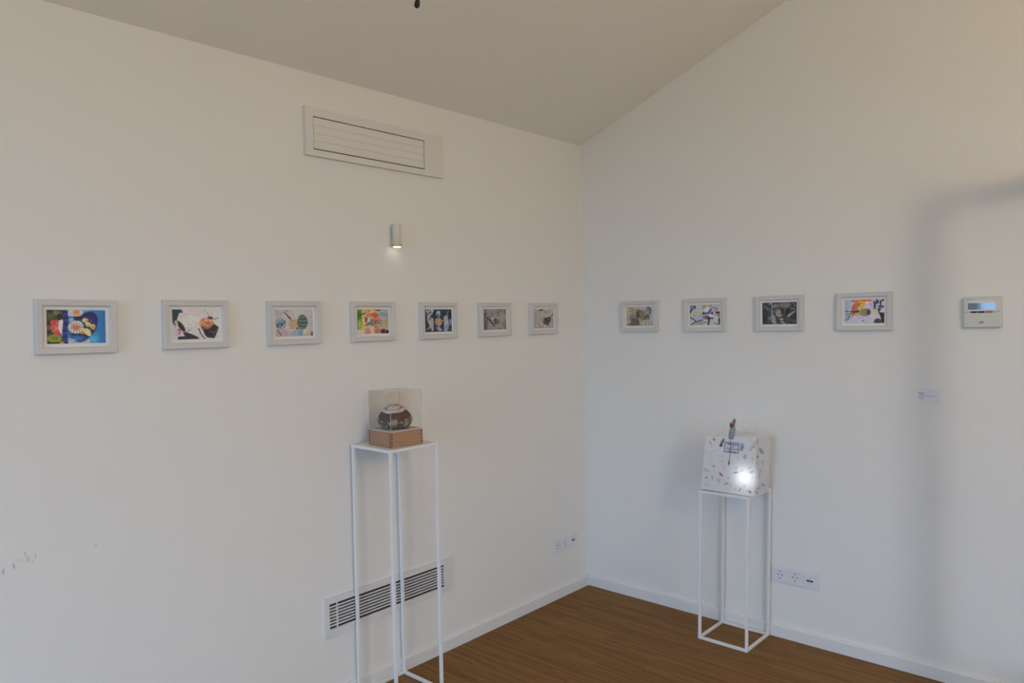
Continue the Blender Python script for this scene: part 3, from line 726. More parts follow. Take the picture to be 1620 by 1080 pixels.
for args in (
    (art_blue, 0, -2.668, PZ, 'white framed print with bright blue ground and cream flower', 0.012),
    (art_ball, 0, -2.290, PZ+0.001, 'white framed print with orange ball on black block, pale ground', 0.006),
    (art_pods, 0, -1.902, PZ, 'white framed print with tan pod and green striped pod side by side', 0.0),
    (art_bright, 0, -1.522, PZ, 'white framed print with green stripe, yellow and coral patches', 0.004),
    (art_night, 0, -1.145, PZ-0.001, 'white framed print with pinkish ball on dark navy ground', 0.0),
    (art_twigs, 0, -0.762, PZ, 'white framed print in dull grey brown with slanting twig', 0.0),
    (art_wreath, 0, -0.3775, PZ, 'white framed print with dark brown oval on pale ground, nearest the corner on its wall', 0.0),
    (art_moss, 1, -0.384, PZ+0.002, 'white framed print with olive moss and small yellow spot', 0.0),
    (art_blossom, 1, -0.772, PZ+0.002, 'white framed print with blue swoosh, pink blossom and orange dot', 0.0),
    (art_leaves, 1, -1.158, PZ+0.002, 'white framed print of dark grey leaves and stems', 0.0),
    (art_paint, 1, -1.537, PZ+0.002, 'white framed print with orange and yellow strokes and black corner', 0.0)):
    picture(*args)

# ------------------------------------------------------------------ metal plinth stands
def stand(name, x0, x1, y0, y1, h, shear, label):
    cx, cy = (x0+x1)/2, (y0+y1)/2
    e = empty(name, (cx, cy, 0)); t = 0.0125
    X0, X1, Y0, Y1 = x0-cx, x1-cx, y0-cy, y1-cy
    def part(nm, lo, hi, bev=0.0012):
        bm = boxes((lo, hi), bevel=bev, seg=1)
        for v in bm.verts: v.co.y += shear*v.co.z
        obj(nm, bm, M_metal, e)
    for (a, b) in ((X0, Y0), (X1-t, Y0), (X0, Y1-t), (X1-t, Y1-t)):
        part('leg', (a, b, 0), (a+t, b+t, h))
    for z, nm in ((0.0, 'bottom_rail'), (h-t, 'top_rail')):
        part(nm, (X0+t, Y0, z), (X1-t, Y0+t, z+t)); part(nm, (X0+t, Y1-t, z), (X1-t, Y1, z+t))
        part(nm, (X0, Y0+t, z), (X0+t, Y1-t, z+t)); part(nm, (X1-t, Y0+t, z), (X1, Y1-t, z+t))
    part('top_plate', (X0+t, Y0+t, h-0.005), (X1-t, Y1-t, h-0.0005), 0)
    tag(e, label, 'stand', 'thin white metal plinth stands')
    return e
stand('plinth_stand', -1.657, -1.403, -0.274, -0.018, 1.05, 0.0, 'tall white square tube stand under the wooden box with clear cover')
stand('plinth_stand', -0.272, -0.020, -1.099, -0.850, 0.722, -0.022, 'shorter white square tube stand carrying the printed paper bag')

# ------------------------------------------------------------------ wooden box, acrylic cover, clay roundel
def wood_mat():
    m = bpy.data.materials.new('beech_wood'); m.use_nodes = True
    nt = m.node_tree; b = nt.nodes['Principled BSDF']; L = nt.links.new
    tc = nt.nodes.new('ShaderNodeTexCoord'); mp = nt.nodes.new('ShaderNodeMapping')
    mp.inputs['Scale'].default_value = (14, 14, 160); L(tc.outputs['Object'], mp.inputs['Vector'])
    n = nt.nodes.new('ShaderNodeTexNoise'); n.inputs['Scale'].default_value = 1.0; n.inputs['Detail'].default_value = 4
    L(mp.outputs['Vector'], n.inputs['Vector'])
    r = nt.nodes.new('ShaderNodeValToRGB')
    r.color_ramp.elements[0].position = 0.3; r.color_ramp.elements[1].position = 0.75
    r.color_ramp.elements[0].color = (0.38, 0.215, 0.125, 1); r.color_ramp.elements[1].color = (0.455, 0.27, 0.16, 1)
    L(n.outputs['Fac'], r.inputs['Fac']); L(r.outputs['Color'], b.inputs['Base Color'])
    b.inputs['Roughness'].default_value = 0.5; b.inputs['Specular IOR Level'].default_value = 0.3
    return m
M_wood = wood_mat()
M_endgrain = mat('beech_end_grain', (0.20, 0.095, 0.055, 1), 0.6)
S = 0.157; BH = 0.066
BXC = (-1.5375, -0.1625); BROT = math.radians(-4.0); BZ = 1.0505
bx = empty('wooden_box', (BXC[0], BXC[1], BZ), (0, 0, BROT))
wt = 0.009; h = S/2
NF = 9                       # finger joints
fh = (BH-0.004)/NF
def board(axis, side):
    """one side board with its fingers; boards along x own the even fingers at the corners"""
    bm = bmesh.new()
    if axis == 0:
        y0, y1 = (side*h, side*(h-wt)); y0, y1 = min(y0, y1), max(y0, y1)
        box(bm, (-h+wt, y0, 0), (h-wt, y1, BH-0.004))
    else:
        x0, x1 = (side*h, side*(h-wt)); x0, x1 = min(x0, x1), max(x0, x1)
        box(bm, (x0, -h+wt, 0), (x1, h-wt, BH-0.004))
    obj('side_board', bm, M_wood, bx)
for s in (-1, 1): board(0, s); board(1, s)
for sx in (-1, 1):
    for sy in (-1, 1):
        for k in range(NF):
            a, b = sorted((sx*h, sx*(h-wt))); c, d = sorted((sy*h, sy*(h-wt)))
            ex = 0.0003
            bm = boxes(((a-ex, c-ex, k*fh+0.0002), (b+ex, d+ex, (k+1)*fh-0.0002)))
            # end grain shows on one of the two outer faces, long grain on the other
            for f in bm.faces:
                nx = abs(f.normal.x); f.normal_update(); nx = abs(f.normal.x); ny = abs(f.normal.y)
                f.material_index = 1 if ((k % 2 == 0 and nx > 0.5) or (k % 2 == 1 and ny > 0.5)) else 0
            o = obj('joint_finger', bm, M_wood, bx); o.data.materials.append(M_endgrain)
obj('top_board', boxes(((-h, -h, BH-0.004), (h, h, BH))), mat('pale_box_lid', (0.60, 0.54, 0.49, 1), 0.5), bx)
obj('bottom_board', boxes(((-h+wt, -h+wt, 0.002), (h-wt, h-wt, 0.006))), M_wood, bx)
tag(bx, 'low beech wooden box with dark finger joints on the taller stand', 'box')

cv = empty('acrylic_cover', (BXC[0], BXC[1], BZ+BH), (0, 0, BROT))
CH = 0.156; g = 0.0022; hc = h-0.0005
for nm, lo, hi in (('clear_side', (-hc+g, -hc, 0.0005), (hc-g, -hc+g, CH-g)), ('clear_side', (-hc+g, hc-g, 0.0005), (hc-g, hc, CH-g)),
                   ('clear_side', (-hc, -hc+g, 0.0005), (-hc+g, hc-g, CH-g)), ('clear_side', (hc-g, -hc+g, 0.0005), (hc, hc-g, CH-g)),
                   ('clear_top', (-hc+g, -hc+g, CH-g), (hc-g, hc-g, CH))):
    obj(nm, boxes((lo, hi)), M_acryl, cv)
for sx in (-1, 1):
    for sy in (-1, 1):
        a, b = sorted((sx*hc, sx*(hc-g))); c, d = sorted((sy*hc, sy*(hc-g)))
        obj('glued_edge', boxes(((a, c, 0.0005), (b, d, CH))), M_acryl_edge, cv)
for s in (-1, 1):
    a, b = sorted((s*hc, s*(hc-g)))
    obj('glued_edge', boxes(((-hc+g, a, CH-g), (hc-g, b, CH))), M_acryl_edge, cv)
    obj('glued_edge', boxes(((a, -hc+g, CH-g), (b, hc-g, CH))), M_acryl_edge, cv)
tag(cv, 'clear acrylic box cover standing on the wooden box', 'cover')

M_brown = mat('dark_brown_bread', (0.085, 0.036, 0.020, 1), 0.7, noise=(26, (0.14, 0.062, 0.034, 1), 0.35, 0.75), bump=(90, 0.5, 0.003))
M_crust = mat('grey_crust', (0.13, 0.085, 0.055, 1), 0.85, noise=(55, (0.42, 0.36, 0.28, 1), 0.36, 0.56), bump=(120, 1.0, 0.006))
M_cap = mat('pale_floury_cap', (0.46, 0.39, 0.35, 1), 0.85, noise=(60, (0.68, 0.61, 0.57, 1), 0.3, 0.65), bump=(150, 0.6, 0.003))
sp = empty('round_sculpture', (BXC[0]+0.001, BXC[1]+0.002, BZ+BH), (0, 0, 0))
sp.scale = (1.03, 1.03, 1.0)
TILT = Matrix.Rotation(math.radians(9), 4, Vector((0.45, -0.89, 0)))   # leans towards the viewer
def tilt(bm, z0=0.0):
    for v in bm.verts:
        p = Vector((v.co.x, v.co.y, v.co.z))
        wgt = min(1.0, max(0.0, (p.z-0.012)/0.05))
        q = TILT @ p
        v.co = p.lerp(q, wgt)
def wob(t, a, b=0.0): return 1 + a*math.sin(3*t+b) + a*0.7*math.sin(7*t+1.3+b) + a*0.5*math.sin(13*t+b)
bm = bmesh.new()
prof = [(0.040, 0.0005), (0.050, 0.004), (0.060, 0.016), (0.0650, 0.032), (0.0660, 0.046), (0.0615, 0.058), (0.054, 0.068), (0.045, 0.077), (0.030, 0.081)]
lathe(bm, prof, 56, lambda r, hh, t, k: (r*wob(t, 0.010), hh)); tilt(bm)
obj('brown_body', bm, M_brown, sp, True)
# lower crust: a jagged band round the body made of separate flakes
NFL = 15
for i in range(NFL):
    bm = bmesh.new()
    t0, t1 = 2*PI*i/NFL+0.02, 2*PI*(i+1)/NFL-0.02
    top = 0.043 + 0.008*math.sin(i*2.3)
    seg = 6
    pr = [(0.051, 0.005), (0.0605, 0.015), (0.0675, 0.030), (0.0682, top-0.004), (0.0665, top), (0.0640, top-0.002), (0.0625, 0.03), (0.056, 0.014), (0.046, 0.006)]
    rings = []
    for k in range(seg+1):
        t = t0+(t1-t0)*k/seg; b_ = math.sin(PI*k/seg)
        ring = []
        for j, (r, z) in enumerate(pr):
            rr = r*(1+0.035*b_*(j < 5)+0.022*math.sin(17*t+2.1*j)); zz = z+(0.006*b_-0.003+0.002*math.sin(23*t) if 2 < j < 6 else 0)
            ring.append(bm.verts.new((rr*math.cos(t), rr*math.sin(t), zz)))
        rings.append(ring)
    n = len(pr)
    for A, B in zip(rings, rings[1:]):
        for j in range(n): bm.faces.new((A[j], A[(j+1) % n], B[(j+1) % n], B[j]))
    bm.faces.new(rings[0]); bm.faces.new(rings[-1][::-1])
    bmesh.ops.recalc_face_normals(bm, faces=bm.faces[:]); tilt(bm)
    obj('crust_flake', bm, M_crust, sp, True)
bm = bmesh.new()
lathe(bm, [(0.038, 0.074), (0.0455, 0.0725), (0.0480, 0.0755), (0.0470, 0.082), (0.040, 0.0865), (0.0345, 0.0855), (0.0325, 0.076)], 56,
      lambda r, hh, t, k: (r*wob(t, 0.012, 1.0), hh+0.0012*math.sin(5*t))); tilt(bm)
cap = obj('pale_cap', bm, M_cap, sp, True)
bm = bmesh.new()
lathe(bm, [(0.0265, 0.074), (0.0285, 0.085), (0.0280, 0.0915), (0.021, 0.0955), (0.010, 0.0985), (0.002, 0.099)], 44,
      lambda r, hh, t, k: (r*wob(t, 0.016, 2.0), hh+0.0008*math.sin(4*t+k))); tilt(bm)
obj('cap_centre', bm, M_cap, cap, True)
bm = bmesh.new()
for i in range(9):
    t = 2*PI*i/9+0.3
    tube(bm, [(0.010*math.cos(t), 0.010*math.sin(t), 0.0985), (0.018*math.cos(t+0.35), 0.018*math.sin(t+0.35), 0.0968), (0.026*math.cos(t+0.2), 0.026*math.sin(t+0.2), 0.0930)], 0.0014, 6)
tilt(bm)
obj('surface_crack', bm, mat('dark_crack', (0.16, 0.11, 0.09, 1), 0.9), cap, True)
tag(sp, 'round brown sculpture with pale cap and grey crust band inside the clear cover', 'sculpture')

# ------------------------------------------------------------------ ventilation grilles on the left wall
ac = empty('upper_air_grille', (-1.467, 0, 2.3135))
ax0, ax1, az0, az1 = -0.367, 0.367, -0.096, 0.096
ix0, ix1, iz0, iz1 = -0.332, 0.250, -0.071, 0.060
for lo, hi in (((ax0, -0.020, iz1), (ax1, 0, az1)), ((ax0, -0.020, az0), (ax1, 0, iz0)), ((ax0, -0.020, iz0), (ix0, 0, iz1)), ((ix1, -0.020, iz0), (ax1, 0, iz1))):
    obj('frame_bar', boxes((lo, hi)), M_grille, ac)
obj('dark_gap', boxes(((ix0, -0.006, iz0), (ix1, -0.001, iz1))), M_dark, ac)
gp = 0.0035; hgt = (iz1-iz0-2*gp-0.001)/4
for k in range(4):
    z0 = iz0+gp+0.001+k*hgt
    obj('louvre_slat', boxes(((ix0+gp*0.7, -0.0185, z0+0.0002), (ix1-gp*0.7, -0.006, z0+hgt-0.0002)), bevel=0.0005, seg=1), M_grille, ac)
tag(ac, 'wide closed air grille high on the left wall below the ceiling', 'air grille')

vt = empty('lower_air_grille', (-1.4475, 0, 0.358))
ax0, ax1, az0, az1 = -0.353, 0.353, -0.080, 0.080
ix0, ix1, iz0, iz1 = -0.329, 0.304, -0.049, 0.054
M_vent = mat('white_vent_paint', (0.77, 0.76, 0.735, 1), 0.45)
for lo, hi in (((ax0, -0.010, iz1), (ax1, 0, az1)), ((ax0, -0.010, az0), (ax1, 0, iz0)), ((ax0, -0.010, iz0), (ix0, 0, iz1)), ((ix1, -0.010, iz0), (ax1, 0, iz1))):
    obj('frame_bar', boxes((lo, hi)), M_vent, vt)
obj('dark_duct', boxes(((ix0, -0.0015, iz0), (ix1, -0.0005, iz1))), M_dark, vt)
pt = (iz1-iz0)/8
for k in range(1, 8):
    z = iz0+k*pt
    obj('vent_slat', boxes(((ix0, -0.0095, z-0.0026), (ix1, -0.0015, z+0.0026))), M_vent, vt)
for x in (-0.290, -0.010, 0.270):
    obj('slat_support', boxes(((x-0.0022, -0.0080, iz0), (x+0.0022, -0.0016, iz1))), M_vent, vt)
tag(vt, 'white slatted air grille low on the wall behind the tall stand', 'air grille')

# ------------------------------------------------------------------ wall sockets (triple plates)
def disc(bm, cx, y, cz, r, seg=28):
    f = bm.faces.new([bm.verts.new((cx+r*math.cos(2*PI*i/seg), y, cz+r*math.sin(2*PI*i/seg))) for i in range(seg)])
def ring(bm, cx, cz, prof, seg=32):
    """prof (r, y) swept round the y axis"""
    R = [[bm.verts.new((cx+r*math.cos(2*PI*i/seg), y, cz+r*math.sin(2*PI*i/seg))) for i in range(seg)] for r, y in prof]
    for A, B in zip(R, R[1:]):
        for i in range(seg): bm.faces.new((A[i], A[(i+1) % seg], B[(i+1) % seg], B[i]))
    return R
def holed_plate(bm, cx, hw, r, y0, seg=32):
    """square plate front face with a round hole"""
    inner = [bm.verts.new((cx+r*math.cos(2*PI*i/seg), y0, r*math.sin(2*PI*i/seg))) for i in range(seg)]
    outer = []
    for i in range(seg):
        c, s_ = math.cos(2*PI*i/seg), math.sin(2*PI*i/seg); m_ = max(abs(c), abs(s_))
        outer.append(bm.verts.new((cx+hw*c/m_, y0, hw*s_/m_)))
    for i in range(seg):
        bm.faces.new((inner[i], inner[(i+1) % seg], outer[(i+1) % seg], outer[i]))
    back = [bm.verts.new((v.co.x, -0.004, v.co.z)) for v in outer]
    for i in range(seg): bm.faces.new((outer[i], outer[(i+1) % seg], back[(i+1) % seg], back[i]))
def socket_strip(name, loc, rotz, label):
    e = empty(name, loc, (0, 0, rotz))
    W2, H2, D = 0.1145, 0.0405, 0.009
    bm = bmesh.new()
    box(bm, (-W2, -0.0055, -H2), (W2, 0, H2), 0.0025, 2)
    obj('cover_frame', bm, M_plate, e)
    for k, cx in enumerate((-0.071, 0.0, 0.071)):
        hw = 0.0275
        if k < 2:
            bm = bmesh.new()
            holed_plate(bm, cx, hw, 0.0195, -D)
            ring(bm, cx, 0, [(0.0195, -D), (0.0190, -D+0.0006), (0.0190, -0.0058)])
            disc(bm, cx, -0.0058, 0, 0.0191)
            bmesh.ops.recalc_face_normals(bm, faces=bm.faces[:])
            ins = obj('socket_insert', bm, M_plate, e)
            for s in (-1, 1):
                bm = bmesh.new(); lathe(bm, [(0.0027, -0.0066), (0.0027, -0.0056)], 14, axis=1)
                obj('pin_hole', bm, M_black, ins, loc=(cx+s*0.0095, 0, 0))
                bm = boxes(((cx-0.0028, -0.0085, s*0.0172-0.0022), (cx+0.0028, -0.0056, s*0.0172+0.0022)), bevel=0.0006, seg=1)
                obj('earth_clip', bm, M_pin, ins)
        else:
            bm = boxes(((cx-hw, -D, -hw), (cx+hw, -0.004, hw)), bevel=0.0008, seg=1)
            ins = obj('data_insert', bm, M_plate, e)
            obj('data_port', boxes(((cx-0.0145, -D-0.0006, -0.0045), (cx-0.001, -D+0.001, 0.0035)), bevel=0.0003, seg=1), M_black, ins)
            obj('data_port', boxes(((cx+0.001, -D-0.0006, -0.0045), (cx+0.0145, -D+0.001, 0.0035)), bevel=0.0003, seg=1), M_black, ins)
            obj('indicator', boxes(((cx-0.0015, -D-0.0004, 0.0095), (cx+0.0015, -D+0.001, 0.0125))), M_pin, ins)
            bm = bmesh.new(); prism(bm, [(cx-0.017, -0.017), (cx+0.017, -0.017), (cx+0.0165, -0.0055), (cx-0.0165, -0.0055)], 1, -D-0.0016, -D+0.0005)
            obj('port_hood', bm, M_plate, ins)
    tag(e, label, 'socket', 'triple white wall sockets')
socket_strip('wall_socket', (-0.217, 0, 0.296), 0.0, 'triple white socket plate on the left wall near the room corner')
socket_strip('wall_socket', (0, -1.219, 0.304), -PI/2, 'triple white socket plate on the right wall beside the shorter stand')

# ------------------------------------------------------------------ thermostat / control panel
th = empty('wall_control_panel', (0, -1.984, 1.546), (0, 0, -PI/2))
tw, hh = 0.0665, 0.0625
obj('body', boxes(((-tw, -0.018, -hh), (tw, 0, hh)), bevel=0.004, seg=3), M_cream, th, True)
fl = obj('front_flap', boxes(((-tw+0.003, -0.0205, -hh+0.003), (tw-0.003, -0.014, 0.0005)), bevel=0.0022, seg=2), M_cream, th)
uf = obj('upper_panel', boxes(((-tw+0.003, -0.0205, 0.0017), (tw-0.003, -0.014, hh-0.003)), bevel=0.0022, seg=2), M_cream, th)
bz = obj('screen_bezel', boxes(((-0.0510, -0.0212, 0.0055), (0.0475, -0.0195, 0.0440)), bevel=0.0006, seg=1), mat('pale_grey_bezel', (0.74, 0.76, 0.79, 1), 0.3), th)
M_lcd = mat('lcd_glass', (0.16, 0.20, 0.23, 1), 0.05, spec=0.9)
obj('display', boxes(((-0.0485, -0.0217, 0.0115), (0.0460, -0.0205, 0.0372))), M_lcd, bz)
M_btn = mat('dark_grey_button', (0.055, 0.055, 0.055, 1), 0.5)
M_orange = mat('orange_button', (0.50, 0.17, 0.03, 1), 0.5)
for (x0, x1, m_) in ((-0.0385, -0.0165, M_btn), (-0.0135, 0.0090, M_btn), (0.0125, 0.0370, M_orange)):
    obj('button', boxes(((x0, -0.0222, -0.0025), (x1, -0.0195, 0.0050)), bevel=0.0006, seg=1), m_, th)
def text(name, s, size, loc, m, parent, align='CENTER'):
    cu = bpy.data.curves.new(name, 'FONT'); cu.body = s; cu.size = size; cu.extrude = 0.0001
    cu.align_x = align; cu.align_y = 'CENTER'
    o = bpy.data.objects.new('tmp_text', cu); COL.objects.link(o)
    me = bpy.data.meshes.new_from_object(o.evaluated_get(bpy.context.evaluated_depsgraph_get()))
    bpy.data.objects.remove(o); bpy.data.curves.remove(cu)
    me.name = name; me.materials.clear(); me.materials.append(m)
    r = bpy.data.objects.new(name, me); r.location = loc; r.rotation_euler = (PI/2, 0, 0)
    return link(r, parent)
M_ink = mat('dark_print_ink', (0.05, 0.05, 0.05, 1), 0.6)
text('maker_lettering', 'SANYO', 0.0064, (-0.0420, -0.0206, 0.0525), M_ink, uf)
bm = bmesh.new()
prism(bm, [(-0.013, -0.0405), (-0.004, -0.0372), (0.002, -0.0362), (0.006, -0.0385), (0.011, -0.0392), (0.004, -0.0402), (-0.001, -0.0395), (-0.006, -0.0418)], 1, -0.0208, -0.0202)
obj('flap_emblem', bm, M_ink, fl)
obj('flap_emblem', boxes(((-0.009, -0.0208, -0.0445), (0.008, -0.0202, -0.0432))), mat('grey_print_ink', (0.16, 0.16, 0.16, 1), 0.6), fl)
tag(th, 'cream control panel with small screen and orange button on right wall', 'thermostat')

# ------------------------------------------------------------------ caption card
cc = empty('caption_card', (0, -1.789, 1.203), (0, 0, -PI/2))
M_card = mat('lilac_white_card', (0.78, 0.765, 0.80, 1), 0.5)
bm = boxes(((-0.041, -0.0034, -0.0285), (0.041, -0.0022, 0.0265)))
for v in bm.verts: v.co.z += -0.02*v.co.x
cdo = obj('card', bm, M_card, cc)
obj('wall_tab', boxes(((-0.054, -0.0022, 0.0150), (0.050, 0.0, 0.0520)), ((-0.03, -0.0022, -0.02), (0.03, 0.0, 0.0150))), M_wall, cc)
for k, (z, x0, x1, t_, d) in enumerate(((0.0065, -0.0385, -0.0165, 0.0022, 1), (0.0012, -0.037, -0.018, 0.0011, 0), (-0.0036, -0.034, 0.009, 0.0013, 0),
                                        (-0.0060, 0.011, 0.026, 0.0012, 0), (-0.0068, -0.0385, -0.028, 0.0010, 0), (-0.0110, -0.0395, -0.0305, 0.0013, 0), (-0.0110, -0.0285, -0.015, 0.0012, 0), (-0.0160, -0.038, -0.016, 0.0012, 0))):
    bm = boxes(((x0, -0.0037, z-t_/2), (x1, -0.0033, z+t_/2)))
    obj('print_line', bm, M_ink if d else MATS['grey_print_ink'], cdo)
bm = bmesh.new(); lathe(bm, [(0.0016, -0.0032), (0.0012, -0.0022)], 10, axis=1)
obj('pin', bm, M_pin, cc, loc=(-0.004, 0, 0.046))
tag(cc, 'small white caption card with a few printed lines below the control panel', 'card')

# ------------------------------------------------------------------ small lit wall lamp
wl = empty('wall_lamp', (-1.399, 0, 1.885))
bm = bmesh.new(); lathe(bm, [(0.0165, 0.006), (0.0195, 0.007), (0.0195, 0.0905), (0.0185, 0.0935), (0.0150, 0.0945)], 32)
obj('lamp_body', bm, M_lampw, wl, True, loc=(0, -0.032, 0))
bm = bmesh.new(); tube(bm, [(0.004, 0.0, 0.070), (0.004, -0.016, 0.070)], 0.007, 12); obj('wall_arm', bm, M_lampw, wl, True)
bm = bmesh.new(); lathe(bm, [(0.0205, 0.0068), (0.0212, 0.006), (0.0212, 0.0), (0.0200, -0.0035), (0.0165, -0.0035), (0.0160, 0.0)], 32, cap=False)
obj('brass_ring', bm, M_brass, wl, True, loc=(0, -0.032, 0))
bm = bmesh.new(); lathe(bm, [(0.0170, 0.002), (0.0170, -0.004), (0.0150, -0.0065), (0.008, -0.0078), (0.001, -0.008)], 28)
obj('lit_lens', bm, M_led, wl, True, loc=(0, -0.032, 0))
tag(wl, 'small white cylinder lamp with brass ring, lit, on the left wall', 'lamp')

# ------------------------------------------------------------------ black cable end hanging from the ceiling
hx, hy = -2.283, -1.2
pc = empty('hanging_cable', (hx, hy, EAVE-SL*hy))
zt = 2.306-(EAVE-SL*hy)
bm = bmesh.new(); tube(bm, [(0.012, 0.008, -0.004), (0.016, 0.010, zt*0.5), (0.012, 0.008, zt*0.9), (0.006, 0.003, zt+0.022)], 0.0036, 10)
obj('cable', bm, M_black, pc, True)
bm = bmesh.new(); lathe(bm, [(0.0035, 0.028), (0.0050, 0.020), (0.0066, 0.013), (0.0070, 0.008), (0.0055, 0.003), (0.002, 0.0)], 18)
bmesh.ops.transform(bm, matrix=Matrix.Translation((0, 0, zt)) @ Matrix.Rotation(0.22, 4, 'Y'), verts=bm.verts[:])
obj('cable_end', bm, M_black, pc, True)
bm = bmesh.new(); lathe(bm, [(0.03, 0.02), (0.03, -0.012), (0.022, -0.02), (0.008, -0.024)], 24)
obj('ceiling_rose', bm, M_base, pc, True, loc=(0.012, 0.008, 0.0))
tag(pc, 'black cable end hanging down at the top edge', 'cable')

# ------------------------------------------------------------------ printed paper bag with a light inside
bag = empty('paper_bag', (-0.165, -1.0, 0.7225))
O = Vector((-0.165, -1.0, 0.7225))
def W(x, y, z): return (x-O.x, y-O.y, z-O.z)
b_fl, b_fr, b_br, b_bl = (-0.256, -0.868, 0.726), (-0.258, -1.132, 0.726), (-0.082, -1.128, 0.726), (-0.080, -0.870, 0.726)
t_fl, t_fr, t_br, t_bl = (-0.262, -0.899, 0.985), (-0.258, -1.147, 0.999), (-0.118, -1.152, 0.985), (-0.120, -0.905, 0.985)
def panel(art, name, TL, TR, BR, BL, pinch=(0, 0, 0), wave=0.0015):
    def place(u, v):
        out = []
        for i in range(3):
            top = TL[i]*(1-u)+TR[i]*u; bot = BL[i]*(1-u)+BR[i]*u
            c = top*(1-v)+bot*v - O[i]
            c = c + pinch[i]*np.clip(1-np.abs(u-0.5)*2, 0, 1)*(1-v)
            if i == 0: c = c + wave*np.sin(u*7+1.0)*np.sin(v*5+0.6)*(np.minimum(1, 6*np.minimum(u, 1-u)))
            out.append(c)
        return out
    me = art.mesh(name, place); me.materials.append(M_bag)
    return link(bpy.data.objects.new(name, me), bag)
BASE = (190, 190, 191)
def doodle(a, x, y, s, c, kind, ang=0):
    t = math.radians(ang); cs, sn = math.cos(t), math.sin(t)
    R = lambda px, py: (x+px*cs-py*sn, y+px*sn+py*cs)
    if kind == 'stem':
        a.line([R(0, -s), R(0, s)], 5, c, 0.8); a.ell(*R(0, -s*0.4), 9, s*0.5, c, ang, op=0.85)
    elif kind == 'blob': a.ell(x, y, s, s*0.9, c, ang)
    elif kind == 'flower':
        for k in range(7): a.ell(x+s*(0.25+0.6*a.rng.rand())*math.cos(k*0.9+x), y+s*(0.25+0.6*a.rng.rand())*math.sin(k*0.9+x), s*(0.14+0.2*a.rng.rand()), s*0.2, c, k*40, op=0.75)
        a.line([R(0, s*0.6), R(s*0.2, s*1.8)], 4, (120, 128, 120), 0.6)
    elif kind == 'fern':
        a.line([R(-s, 0), R(s, 0)], 5, c, 0.8)
        for k in range(5): p = -s+2*s*k/4; a.line([R(p, 0), R(p+s*0.3, -s*0.42)], 6, c, 0.7); a.line([R(p, 0), R(p+s*0.3, s*0.42)], 6, c, 0.7)
    elif kind == 'leaf': a.ell(x, y, s, s*0.36, c, ang, op=0.85); a.line([R(-s*1.5, 0), R(s, 0)], 4, c, 0.6)
fa = Art([(145, 165), (870, 185), (835, 1020), (80, 905)], 0.25, 0.26, 150, 156, BASE, k=1.75)
for (x, y, s, c, k, g_) in (
    (255, 215, 18, (176, 92, 104), 'blob', 0), (215, 280, 46, (146, 152, 140), 'stem', -20), (375, 245, 50, (96, 92, 98), 'leaf', -60), (355, 292, 22, (70, 66, 76), 'blob', 0),
    (210, 480, 60, (176, 174, 176), 'fern', 100), (345, 440, 50, (166, 162, 168), 'fern', 5), (255, 578, 17, (150, 152, 144), 'blob', 0), (380, 560, 66, (158, 164, 172), 'fern', 75), (160, 640, 52, (170, 166, 172), 'leaf', 25),
    (352, 695, 34, (124, 84, 84), 'leaf', 50), (155, 742, 16, (118, 116, 118), 'blob', 0), (235, 750, 34, (124, 124, 120), 'stem', -5), (325, 780, 36, (124, 160, 144), 'flower', 0), (165, 850, 40, (160, 172, 172), 'leaf', 10),
    (430, 826, 34, (120, 138, 146), 'leaf', -25), (490, 840, 30, (150, 158, 160), 'flower', 0), (458, 752, 22, (136, 136, 138), 'stem', -20), (570, 605, 34, (112, 160, 146), 'flower', 0), (565, 668, 36, (96, 132, 140), 'leaf', -10),
    (655, 640, 32, (170, 150, 142), 'leaf', -25), (770, 605, 26, (178, 142, 126), 'leaf', -20), (812, 500, 46, (140, 156, 116), 'stem', 0), (805, 660, 34, (112, 152, 160), 'leaf', -15), (700, 450, 40, (128, 134, 150), 'flower', 0),
    (845, 275, 34, (188, 120, 130), 'flower', 0), (815, 318, 22, (120, 128, 122), 'leaf', 10), (785, 350, 26, (150, 148, 146), 'leaf', -45), (600, 450, 30, (184, 168, 176), 'flower', 0), (700, 710, 18, (180, 176, 150), 'blob', 0),
    (690, 855, 26, (190, 130, 130), 'flower', 0), (630, 910, 36, (150, 142, 160), 'leaf', -55), (770, 940, 30, (92, 138, 140), 'leaf', 15), (782, 955, 15, (86, 100, 130), 'blob', 0), (560, 900, 24, (170, 164, 176), 'leaf', -40), (810, 760, 34, (150, 150, 164), 'stem', 10),
    (470, 505, 16, (150, 160, 156), 'leaf', 60)):
    doodle(fa, x, y, s, c, k, g_)
fa.rect(405, 245, 610, 390, (176, 176, 192))
fa.line([(412, 250), (608, 265), (600, 400), (402, 375), (412, 250)], 8, (72, 72, 100))
for (x0, x1, y, wd) in ((450, 505, 270, 14), (515, 590, 282, 12), (495, 535, 308, 9), (440, 500, 330, 8), (505, 585, 342, 8), (465, 505, 352, 7), (455, 560, 378, 11)):
    fa.line([(x0, y), (x1, y+6)], wd, (70, 70, 98), 0.85)
fa.ell(655, 310, 30, 50, (122, 130, 142)); fa.ell(655, 310, 22, 42, (164, 170, 178)); fa.dots(655, 310, 20, 38, 10, 7, [(96, 104, 120)]); fa.line([(610, 350), (660, 355)], 8, (80, 82, 104))
fa.line([(120, 395), (250, 385), (330, 340)], 5, (150, 148, 150), 0.6)
fa.grain(0.02); fa.grain(0.01)
panel(fa, 'front_panel', t_fl, t_fr, b_fr, b_fl)
sa = Art([(870, 185), (1050, 210), (1050, 920), (835, 1020)], 0.16, 0.26, 70, 130, (178, 180, 182), k=1.75)
